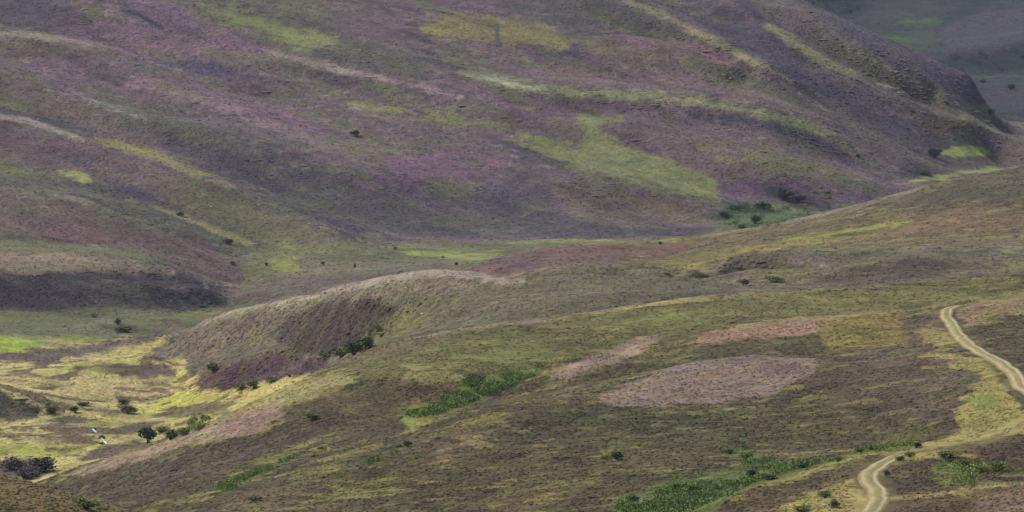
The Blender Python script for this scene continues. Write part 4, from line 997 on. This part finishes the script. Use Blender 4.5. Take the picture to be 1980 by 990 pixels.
# ------------------------------------------------------------------ leaves
def leaves(cen, size, rs, nrm=None):
    """small folded leaf sprays at the given centres"""
    n = len(cen); a_ = rs.normal(0, 1, (n, 3)); a_ /= np.linalg.norm(a_, axis=1)[:, None]
    b_ = np.cross(a_, rs.normal(0, 1, (n, 3))); b_ /= np.linalg.norm(b_, axis=1)[:, None]
    s_ = (size * rs.uniform(.6, 1.4, n))[:, None]
    q_ = np.stack([cen - a_ * s_, cen - b_ * s_ * .6, cen + a_ * s_, cen + b_ * s_ * .6], 1)
    return q_.reshape(-1, 3), np.arange(n * 4).reshape(n, 4)
BT = lin((54, 76, 46)) * .62; BL = lin((96, 122, 58)) * .62
def lump_points(rs, n, lobes):
    k = rs.randint(0, len(lobes), n); L_ = np.array(lobes)[k]
    d_ = rs.normal(0, 1, (n, 3)); d_ /= np.linalg.norm(d_, axis=1)[:, None]
    rad = rs.uniform(.55, 1.05, n)[:, None]
    p_ = L_[:, :3] + d_ * rad * L_[:, 3:6]
    p_[:, 2] = np.abs(p_[:, 2]) * .98 + .01
    return p_
CROWN = []
for sd in range(6):
    rs = np.random.RandomState(100 + sd)
    lobes = [(rs.uniform(-.26, .26), rs.uniform(-.26, .26), rs.uniform(.32, .62), rs.uniform(.18, .3), rs.uniform(.18, .3), rs.uniform(.18, .34)) for _ in range(9)]
    cen = lump_points(rs, 620, lobes)
    v_, f_ = leaves(cen, .052, rs)
    tone = np.repeat(rs.uniform(.55, 1.45, len(cen)), 4)[:, None]
    CROWN.append((v_, f_, tone))
def stems(rs):
    vs_, fs_ = [], []
    for _ in range(4):
        ax, ay = rs.uniform(-.2, .2, 2); b0 = len(vs_) * 1
        ring = [(math.cos(k * 1.571), math.sin(k * 1.571)) for k in range(4)]
        base = len(vs_)
        for h_, r_ in ((-.08, .035), (.25, .025), (.6, .008)):
            for cx, cy in ring: vs_.append((ax * (h_ + .1) * 1.6 + cx * r_, ay * (h_ + .1) * 1.6 + cy * r_, h_))
        for l_ in range(2):
            for k in range(4): fs_.append((base + l_ * 4 + k, base + l_ * 4 + (k + 1) % 4, base + l_ * 4 + 4 + (k + 1) % 4, base + l_ * 4 + 4 + k))
    return np.array(vs_), fs_
sv, sf = stems(np.random.RandomState(3))
STEM = mesh_np('stems', sv, sf, np.tile(lin((92, 78, 62)) * .5, (len(sv), 1)))
STEM.materials.append(M_WOOD)
cm = {}
def crown_mesh(shape, rgb):
    if (shape, rgb) not in cm:
        v_, f_, tone = CROWN[shape]
        m_ = mesh_np('crown', v_, f_, lin(rgb)[None, :] * .8 * tone); m_.materials.append(M_LEAF); cm[(shape, rgb)] = m_
    return cm[(shape, rgb)]
DK, MD, LT, GY, BR = (60, 78, 54), (92, 110, 58), (116, 130, 66), (76, 82, 66), (78, 66, 62)
FARD = (54, 72, 62)
nb = 0
def bush(u, v, w, h, rgb, label, group=None, name='bush', cat='bush'):
    """a bush or small tree whose foot is seen at (u, v), w by h photo pixels"""
    global nb
    x, y = locate(u, v); z = float(height(np.array([x]), np.array([y]))[0]); px = y / F; nb += 1; w *= 1.18; h *= 1.15
    e_ = bpy.data.objects.new(name, None); C.objects.link(e_); e_.location = (x, y, z - .03 * h * px); e_.rotation_euler = (0, 0, nb * 2.4)
    e_.scale = (w * px, w * px, h * px); e_.empty_display_size = .2
    e_['label'] = label; e_['category'] = cat
    if group: e_['group'] = group
    for nm, m_ in (('crown', crown_mesh(nb % 6, rgb)), ('trunk', STEM)):
        o_ = bpy.data.objects.new(nm, m_); C.objects.link(o_); o_.parent = e_
g1 = 'green bushes scattered over the moor'; g2 = 'dark heather and willow scrub on the valley floor'
B_ = bush
B_(690, 262, 24, 13, FARD, 'lone dark round bush standing by itself on the purple hillside', g1)
B_(1808, 303, 26, 20, FARD, 'round dark tree at the left end of the bright green far field', None, 'round_tree', 'tree')
B_(286, 855, 46, 36, (40,70,58), 'largest round dark green bush, on the valley floor against the pale spur', g1)
B_(330, 846, 34, 22, MD, 'green bush just right of the largest round bush below the pale spur', g1)
B_(356, 838, 30, 18, MD, 'bright green bush third from the left in the row behind the pale spur', g1)
B_(384, 828, 30, 16, LT, 'low leafy bush at the right end of the row behind the pale spur', g1)
B_(308, 836, 24, 12, LT, 'light green bush peeping out behind the largest round bush', g1)
B_(414, 716, 32, 20, MD, 'green bush beside the pale boulder left of the purple mound', g1)
B_(660, 690, 34, 20, MD, 'left bush of the dark green clump above the purple mound', g1)
B_(684, 687, 36, 28, DK, 'middle bush of the dark green clump above the purple mound', g1)
B_(707, 676, 30, 28, DK, 'tall right bush of the dark green clump above the purple mound', g1)
B_(630, 692, 26, 14, MD, 'low green bush at the left end of the dark green clump above the purple mound', g1)
B_(902, 782, 34, 15, MD, 'green bush at the lower edge of the long bracken bank', g1)
B_(848, 800, 28, 14, DK, 'dark bush at the lower left end of the long bracken bank', g1)
B_(1000, 738, 36, 14, MD, 'green bush in the upper right part of the long bracken bank', g1)
B_(1478, 404, 40, 16, (48,70,54), 'dark scrub in the middle of the side valley above the light bracken', g1)
B_(732, 650, 16, 20, MD, 'slim green bush at the edge of the dark heather above the clump', g1)
B_(466, 751, 26, 14, MD, 'leftmost green bush along the foot of the purple mound', g1)
B_(492, 750, 30, 18, MD, 'middle green bush along the foot of the purple mound', g1)
B_(524, 742, 32, 17, MD, 'right green bush along the foot of the purple mound', g1)
B_(1192, 889, 32, 20, DK, 'dark bush alone on the brown heather slope below the burnt strips', g1)
B_(1170, 887, 20, 10, LT, 'low light green bush touching the dark bush on the brown slope', g1)
B_(1456, 926, 24, 20, (34,60,54), 'very dark round bush at the head of the bracken gully', g1)
B_(1484, 930, 24, 12, DK, 'low dark bush right of the very dark round bush in the gully', g1)
B_(1442, 888, 28, 16, MD, 'green bush on the slope above the head of the bracken gully', g1)
B_(1412, 876, 28, 10, MD, 'flat green bush left of the green bush above the gully', g1)
B_(1342, 956, 28, 20, DK, 'dark bush on the upper edge of the wide bracken bank', g1)
B_(1310, 952, 24, 16, DK, 'dark bush left of the upper bush of the wide bracken bank', g1)
B_(1222, 974, 32, 16, DK, 'leftmost dark bush in the wide bracken bank at the bottom', g1)
B_(1256, 984, 30, 18, DK, 'dark bush in the bracken just above the lower edge of the photo', g1)
B_(1322, 986, 30, 14, DK, 'lowest dark bush in the right part of the wide bracken bank', g1)
B_(1368, 962, 26, 12, DK, 'dark bush among pale bracken right of the two upper bushes', g1)
B_(1552, 908, 30, 12, DK, 'dark low bush in the gully behind the straw coloured rim', g1)
B_(1492, 928, 30, 10, MD, 'green bush beside the low dark bush in the gully', g1)
B_(1620, 896, 22, 12, MD, 'green bush tucked behind the rim left of the track bend', g1)
B_(1684, 874, 30, 16, MD, 'bushy green gorse on top of the gully behind the rim', g1)
B_(1664, 880, 24, 14, MD, 'smaller green gorse left of the bushy gorse behind the rim', g1)
B_(1772, 868, 20, 13, (34,56,46), 'small nearly black bush on the straw rim above the track', g1)
B_(1740, 890, 22, 10, DK, 'dark low bush on the grass right beside the track above its bend', g1)
B_(1760, 884, 22, 11, MD, 'green bush right of the dark low bush beside the track', g1)
B_(1836, 886, 48, 15, MD, 'wide green gorse on the straw grass right of the track', g1)
B_(1862, 903, 22, 12, DK, 'dark green bush below the wide gorse right of the track', g1)
B_(1840, 896, 20, 8, DK, 'small flat dark bush just under the wide gorse', g1)
B_(1934, 910, 38, 20, LT, 'light green leafy bush near the right edge above the bracken', g1)
B_(1896, 910, 24, 9, DK, 'dark flat bush left of the light green leafy bush', g1)
B_(1714, 920, 16, 13, DK, 'small dark bush on the dark bank right inside the track bend', g1)
B_(1596, 966, 34, 17, MD, 'round green bush on the straw grass left of the track', g1)
B_(1612, 984, 22, 18, DK, 'dark bush below the round bush left of the track', g1)
B_(1545, 990, 42, 14, MD, 'wide green bush at the bottom edge left of the track', g1)
B_(606, 809, 36, 14, MD, 'flat green bush on the dark slope right of the pale spur tip', g1)
B_(624, 870, 28, 10, LT, 'low yellow green bush alone on the dark slope below', g1)
B_(788, 866, 18, 13, DK, 'small dark bush at the upper end of the thin bracken gully', g1)
B_(770, 868, 14, 8, MD, 'tiny green bush left of the dark one ending the thin gully', g1)
B_(926, 742, 30, 18, DK, 'dark bush standing on top of the long bracken bank', g1)
B_(168, 990, 46, 24, MD, 'green bush at the bottom edge near the left corner', g1)
B_(490, 968, 30, 14, MD, 'green bush near the bottom edge below the thin gully', g1)
B_(441, 472, 24, 12, FARD, 'dark bush at the end of the green hollow on the left hillside', g1)
B_(350, 419, 18, 9, FARD, 'small dark bush halfway along the green hollow', g1)
B_(450, 513, 14, 8, FARD, 'tiny dark bush on heather above the left bank end', g1)
B_(228, 627, 14, 14, FARD, 'small pointed dark bush behind the left valley floor', g1)
B_(244, 641, 46, 13, GY, 'wide low dark scrub on the flat behind the left valley floor', g1)
B_(182, 614, 16, 8, MD, 'small green bush at the foot of the dark left bank', g1)
B_(515, 514, 10, 8, FARD, 'tiny dark bush on the left part of the middle valley floor', g1)
B_(686, 519, 6, 10, FARD, 'narrow dark sapling in the middle valley floor', g1)
B_(625, 513, 9, 7, FARD, 'tiny dark bush between the two saplings on the middle floor', g1)
B_(882, 514, 7, 9, FARD, 'narrow dark sapling just beyond the pale topped knoll', g1)
B_(764, 484, 8, 8, MD, 'tiny green bush left of the bright strip in the middle floor', g1)
B_(857, 500, 6, 5, FARD, 'tiny bush under the bright green strip of the middle floor', g1)
B_(1277, 471, 9, 7, FARD, 'tiny dark bush on the green line below the heather hill', g1)
B_(1307, 471, 7, 5, FARD, 'tiniest bush right of the tiny dark one on the green line', g1)
B_(1437, 553, 26, 15, GY, 'dark brown green bush in the hollow between the right humps', g1)
B_(1500, 548, 40, 13, GY, 'wide olive scrub right of the dark bush in the hollow', g1)
B_(1512, 384, 40, 20, (40,62,62), 'dark green scrub at the foot of the heather hillside in the side valley', g1)
B_(1545, 388, 26, 12, (44,62,62), 'dark scrub right of the larger scrub in the side valley', g1)
B_(1424, 406, 40, 12, (48,76,62), 'flat dark green scrub above the light bracken in the side valley', g1)
B_(1402, 420, 24, 12, (52,80,64), 'dark green scrub at the left end of the side valley bracken', g1)
B_(1460, 432, 26, 18, (46,74,62), 'rounded dark scrub among light bracken in the side valley', g1)
B_(1436, 440, 20, 9, (70,98,66), 'light leafy scrub on the floor of the side valley', g1)
B_(1660, 305, 10, 8, FARD, 'tiny dark bush on heather below the long pale green rib', g1)
B_(1954, 172, 20, 13, FARD, 'dark bush on the far upper valley floor at the right edge', g1)
B_(1900, 160, 16, 8, FARD, 'small dark bush on the far valley floor beside the hill edge', g1)
B_(1915, 223, 20, 12, (66,96,80), 'green bush on the far green floor past the hill edge', g1)
B_(1790, 338, 34, 7, (52,76,66), 'low dark strip of scrub below the round tree', g1)
B_(98, 798, 24, 15, BR, 'dark rounded scrub right of the heather hillock on the left', g2, 'scrub', 'shrub')
B_(145, 798, 20, 15, BR, 'second dark rounded scrub right of the heather hillock', g2, 'scrub', 'shrub')
B_(162, 786, 24, 8, BR, 'small brown scrub at the right end of the row by the hillock', g2, 'scrub', 'shrub')
B_(239, 780, 26, 11, BR, 'brown heather clump, the upper one in the middle of the yellow floor', g2, 'scrub', 'shrub')
B_(247, 799, 40, 16, BR, 'larger brown heather clump under the upper one on the yellow floor', g2, 'scrub', 'shrub')
B_(84, 914, 64, 34, (66,62,62), 'big dark scrub by the bottom left corner of the valley floor', g2, 'scrub', 'shrub')
B_(22, 908, 54, 26, (66,62,62), 'dark scrub left of the big one at the photo edge', g2, 'scrub', 'shrub')
B_(48, 926, 60, 24, (70,66,62), 'dark scrub in front of the two others above the near shoulder', g2, 'scrub', 'shrub')
B_(560, 730, 9, 7, (104,58,60), 'tiny dark red shrub right of the purple mound foot', None, 'red_shrub', 'shrub')

# ------------------------------------------------------------------ bracken: fronds scattered over their banks
rs = np.random.RandomState(77)
def inpoly(px_, py_, P_): return sd_poly(px_, py_, P_) > 0
BRK = [([(774,802),(800,788),(880,766),(900,745),(960,722),(1050,708),(1055,722),(1000,748),(940,775),(860,800),(800,812)], 2300, MD, 1.1),
       ([(1180,1010),(1200,962),(1290,937),(1400,918),(1440,912),(1470,896),(1560,900),(1620,888),(1700,870),(1780,860),(1780,867),(1640,886),(1560,906),(1450,935),(1400,975),(1380,1010)], 3000, MD, .8),
       ([(1390,878),(1440,866),(1480,872),(1500,900),(1440,902)], 350, MD, .7),
       ([(412,946),(460,930),(520,905),(570,885),(560,897),(500,925),(440,950)], 500, MD, .7),
       ([(612,932),(660,910),(720,888),(770,866),(800,862),(740,892),(670,920)], 500, MD, .7),
       ([(300,840),(330,825),(385,808),(410,812),(380,828),(320,850)], 350, MD, 1.0),
       ([(1800,903),(1860,898),(1940,905),(1990,915),(1990,928),(1900,945),(1850,952)], 500, LT, .6),
       ([(1385,425),(1400,402),(1500,394),(1560,402),(1580,412),(1500,438),(1400,446)], 650, (66,88,56), 1.2),
       ([(1815,122),(1850,104),(1900,98),(1990,88),(1990,140),(1900,141),(1850,138)], 450, (52,66,66), 1.6),
       ([(1535,-8),(1670,-12),(1668,14),(1640,34),(1600,28)], 350, (48,60,66), 1.6)]
av, af, ac = [], [], []; off = 0
for P_, n, rgb, hh in BRK:
    Pa = np.array(P_, float); got = 0
    while got < n:
        u = rs.uniform(Pa[:, 0].min(), Pa[:, 0].max()); v = rs.uniform(Pa[:, 1].min(), Pa[:, 1].max())
        if not inpoly(np.array([u]), np.array([v]), P_)[0]: continue
        got += 1
        x, y = locate(u, v); 
        if vnoise(np.array([x / 5.0]), np.array([y / 9.0]), 5)[0] < .12: continue
        z = float(height(np.array([x]), np.array([y]))[0]); k = 22
        rad = rs.uniform(.5, 1.1) * hh; c3 = np.array([x, y, z]) + rs.normal(0, 1, (k, 3)) * (rad * .5, rad * .5, 0) + np.c_[np.zeros((k, 2)), rs.uniform(.05, hh * 1.1, k)]
        v_, f_ = leaves(c3, .115 * hh + .03, rs)
        av.append(v_); af.append(f_ + off); off += len(v_)
        ac.append(np.repeat(lin(rgb)[None, :] * .82 * (rs.uniform(.5, 1.7) * rs.uniform(.8, 1.25, k))[:, None], 4, 0))
link('bracken', mesh_np('bracken', np.concatenate(av), np.concatenate(af), np.concatenate(ac)), M_LEAF, kind='stuff', label='green bracken covering the gully banks')

# ------------------------------------------------------------------ boulders, posts and the burn
def rock_mesh(seed, rgb):
    rs = np.random.RandomState(seed); bm = __import__('bmesh').new(); __import__('bmesh').ops.create_icosphere(bm, subdivisions=2, radius=.5)
    vv = np.array([v_.co[:] for v_ in bm.verts]); nn = fbm(vv[:, 0] * 3 + seed * 9, vv[:, 1] * 3 + vv[:, 2] * 4, 1.3, 2, seed)
    for v_, k in zip(bm.verts, nn): v_.co *= 1 + .22 * float(k); v_.co.z = max(v_.co.z, -.25)
    m_ = bpy.data.meshes.new('boulder'); bm.to_mesh(m_); bm.free()
    a_ = m_.attributes.new('cover', 'FLOAT_COLOR', 'POINT'); c4 = np.ones((len(vv), 4), np.float32); c4[:, :3] = lin(rgb); a_.data.foreach_set('color', c4.ravel())
    m_.materials.append(M_ROCK); return m_
RW = [rock_mesh(k, (168, 163, 154)) for k in (1, 2, 3)]; RG = rock_mesh(4, (140, 132, 120)); RD = rock_mesh(5, (52, 50, 62))
nr_ = 0
def boulder(u, v, w, h, m_, label, group='white boulders dotted over the hillsides'):
    global nr_
    x, y = locate(u, v); px = y / F; nr_ += 1
    o_ = bpy.data.objects.new('boulder', m_); C.objects.link(o_); o_.location = (x, y, float(height(np.array([x]), np.array([y]))[0]) + h * px * .2)
    if m_ in RW: w *= .75; h *= .75
    o_.scale = (w * px, w * px, h * px); o_.rotation_euler = (0, 0, nr_ * 1.9); o_['label'] = label; o_['category'] = 'boulder'
    if group: o_['group'] = group
for k, (u, v, w_, h_, lb) in enumerate([
    (859, 249, 5, 4, 'bright white boulder right of the lone bush on the purple hillside'), (408, 401, 5, 4, 'white boulder on the olive spur above the green hollow'),
     (805, 18, 3, 3, 'tiny white boulder above the upper yellow green patch'),
    (1361, 204, 5, 4, 'white boulder on the long pale green rib'), (928, 366, 4, 3, 'small white boulder on olive grass above the dark heather face'),
     (1251, 515, 4, 4, 'small white boulder on the crest of the right knoll'),
    (1124, 563, 3.5, 4, 'small white boulder low on the grey green knoll front'), 
    (1204, 539, 4, 3.5, 'small white boulder high on the grey green knoll front'), 
    (970, 288, 4, 3, 'small white boulder at the left tip of the dark heather tongue'), (597, 434, 6, 5, 'whitish boulder on the lower end of the olive spur'),
     
     (785, 557, 6, 4, 'pale boulder on the front of the pale topped knoll'),
    (816, 610, 7, 5, 'pale boulder on yellow grass below the pale topped knoll'), (858, 604, 4, 4, 'small pale boulder right of the one on yellow grass'),
    (1657, 420, 4, 4, 'small white boulder on the right hill above the green strip'), (892, 634, 5, 3, 'small pale boulder on the near crest line'),
    (1258, 112, 3, 5, 'small white boulder on the pink heather near the top'), (1190, 890, 12, 4, 'pale flat boulder at the foot of the dark lone bush')]):
    boulder(u, v, w_, h_, RW[k % 3], lb)
boulder(405, 703, 10, 9, RG, 'pale grey boulder just above the green bush by the purple mound', None)
def post(u, v, h, label):
    x, y = locate(u, v); z = float(height(np.array([x]), np.array([y]))[0]); hh = h * y / F
    bm = __import__('bmesh').new(); rr = .09
    rings = []
    for zz, r_ in ((-.3, rr), (hh * .5, rr * .95), (hh * .96, rr * .9), (hh, rr * .5)):
        rings.append([bm.verts.new((r_ * math.cos(k * math.pi / 4) + .03 * zz, r_ * math.sin(k * math.pi / 4), zz)) for k in range(8)])
    for a_, b_ in zip(rings[:-1], rings[1:]):
        for k in range(8): bm.faces.new((a_[k], a_[(k + 1) % 8], b_[(k + 1) % 8], b_[k]))
    bm.faces.new(rings[-1]); m_ = bpy.data.meshes.new('marker_post'); bm.to_mesh(m_); n_ = len(m_.vertices); bm.free()
    a_ = m_.attributes.new('cover', 'FLOAT_COLOR', 'POINT'); c4 = np.ones((n_, 4), np.float32); c4[:, :3] = lin((176, 166, 146)) * .5; a_.data.foreach_set('color', c4.ravel())
    m_.materials.append(M_WOOD)
    o_ = bpy.data.objects.new('marker_post', m_); C.objects.link(o_); o_.location = (x, y, z); o_['label'] = label; o_['category'] = 'post'; o_['group'] = 'weathered posts on the near spur'
post(834, 656, 11, 'pale wooden post on the near spur left of the bright grass crest')
post(1712, 562, 12, 'pale wooden post on the right crest line below the long hill')

wl = np.array([locate(u, v) for u, v in curve([(180, 829), (184, 834), (187, 841), (194, 847), (201, 853), (207, 859)], 2)])
for _ in range(2): wl[1:-1] = (wl[:-2] + wl[1:-1] * 2 + wl[2:]) / 4
wl = even(wl, .6); tg = np.gradient(wl, axis=0); tg /= np.hypot(*tg.T)[:, None] + 1e-9; nr = np.stack([-tg[:, 1], tg[:, 0]], 1)
rs = np.random.RandomState(8); vs, cs = [], []
for o_ in (-.3, -.15, 0, .15, .3):
    q_ = wl + nr * (o_ * (1 + rs.uniform(-.25, .25, len(wl))))[:, None]
    vs.append(np.c_[q_, height(wl[:, 0], wl[:, 1]) + .32 - abs(o_) * .5 + rs.uniform(-.05, .05, len(wl))])
    sl = np.linspace(0, 1, len(wl))[:, None]; fo = ((sl < .3) | (sl > .66)) & (rs.rand(len(wl))[:, None] < .7)
    cs.append(np.clip(np.where(fo, lin((180, 184, 196)), lin((58, 58, 70))), 0, .85))
vs = np.stack(vs, 1).reshape(-1, 3); cs = np.stack(cs, 1).reshape(-1, 3)
ii = (np.arange(len(wl) - 1)[:, None] * 5 + np.arange(4)[None, :]); fc = np.stack([ii, ii + 1, ii + 6, ii + 5], -1).reshape(-1, 4)
M_WAT = simple('white_water', .25, .1, 3, .4)
link('burn_water', mesh_np('burn_water', vs, fc, cs, True), M_WAT, kind='structure')
boulder(197, 848, 12, 9, RD, 'dark rock coloured as the deep bank shade beside the white water of the burn', None)  # blue-dark colour puts the deep shade of the bank into a rock
boulder(196, 858, 9, 6, rock_mesh(9, (92, 60, 58)), 'reddish brown rock below the dark one at the burn', None)
boulder(182, 828, 10, 5, RD, 'dark rock at the top of the little waterfall', None)

# ------------------------------------------------------------------ light, air, camera
sc = bpy.context.scene
w = bpy.data.worlds.new('World'); sc.world = w; w.use_nodes = True; nt = w.node_tree; nt.nodes.clear()
sky = nt.nodes.new('ShaderNodeTexSky'); sky.sky_type = 'NISHITA'; sky.sun_disc = False
EL, AZ = 50, -65                      # sun height, compass angle from +Y (negative = left)
sky.sun_elevation = math.radians(EL); sky.sun_rotation = math.radians(AZ)
sky.air_density = 1.0; sky.dust_density = 3.0; sky.ozone_density = 1.0
bg = nt.nodes.new('ShaderNodeBackground'); bg.inputs[1].default_value = .07
wo = nt.nodes.new('ShaderNodeOutputWorld'); nt.links.new(sky.outputs[0], bg.inputs[0]); nt.links.new(bg.outputs[0], wo.inputs[0])
su = bpy.data.lights.new('sun', 'SUN'); su.energy = 1.5; su.angle = math.radians(12); su.color = (1, .95, .88)
so = bpy.data.objects.new('sun', su); C.objects.link(so)
a, e = math.radians(AZ), math.radians(EL)
from mathutils import Vector
dirv = Vector((math.sin(a) * math.cos(e), math.cos(a) * math.cos(e), math.sin(e)))
so.rotation_euler = dirv.to_track_quat('Z', 'Y').to_euler(); so.location = (0, 0, 60)

HAZE = 1
if HAZE:
    hb = bpy.data.meshes.new('haze')
    x0, x1, y0, y1, z0, z1 = -9000, 9000, -60, 9100, HZ.min() - 1, max(8.0, HZ.max() + 5)
    hv = [(x, y, z) for z in (z0, z1) for y in (y0, y1) for x in (x0, x1)]
    hb.from_pydata(hv, [], [(0, 2, 3, 1), (4, 5, 7, 6), (0, 1, 5, 4), (2, 6, 7, 3), (0, 4, 6, 2), (1, 3, 7, 5)])
    hm = bpy.data.materials.new('haze'); hm.use_nodes = True; hm.node_tree.nodes.clear()
    o_ = hm.node_tree.nodes.new('ShaderNodeOutputMaterial'); v_ = hm.node_tree.nodes.new('ShaderNodeVolumePrincipled')
    v_.inputs['Color'].default_value = (.86, .9, 1, 1); v_.inputs['Density'].default_value = .000012; v_.inputs['Anisotropy'].default_value = .2
    hm.node_tree.links.new(v_.outputs[0], o_.inputs['Volume'])
    link('haze', hb, hm, kind='stuff')

cam = bpy.data.cameras.new('camera'); co_ = bpy.data.objects.new('camera', cam); C.objects.link(co_)
cam.sensor_width = 36; cam.lens = 18 / math.tan(math.radians(6)); cam.clip_start = 1; cam.clip_end = 20000
co_.location = (0, 0, 0); co_.rotation_euler = (math.pi / 2 - P, 0, 0)
sc.camera = co_
sc.view_settings.view_transform = 'Standard'; sc.view_settings.look = 'None'; sc.view_settings.exposure = 1.6; sc.view_settings.gamma = 1
sc.cycles.use_denoising = True
sc.cycles.volume_bounces = 1; sc.cycles.max_bounces = 5
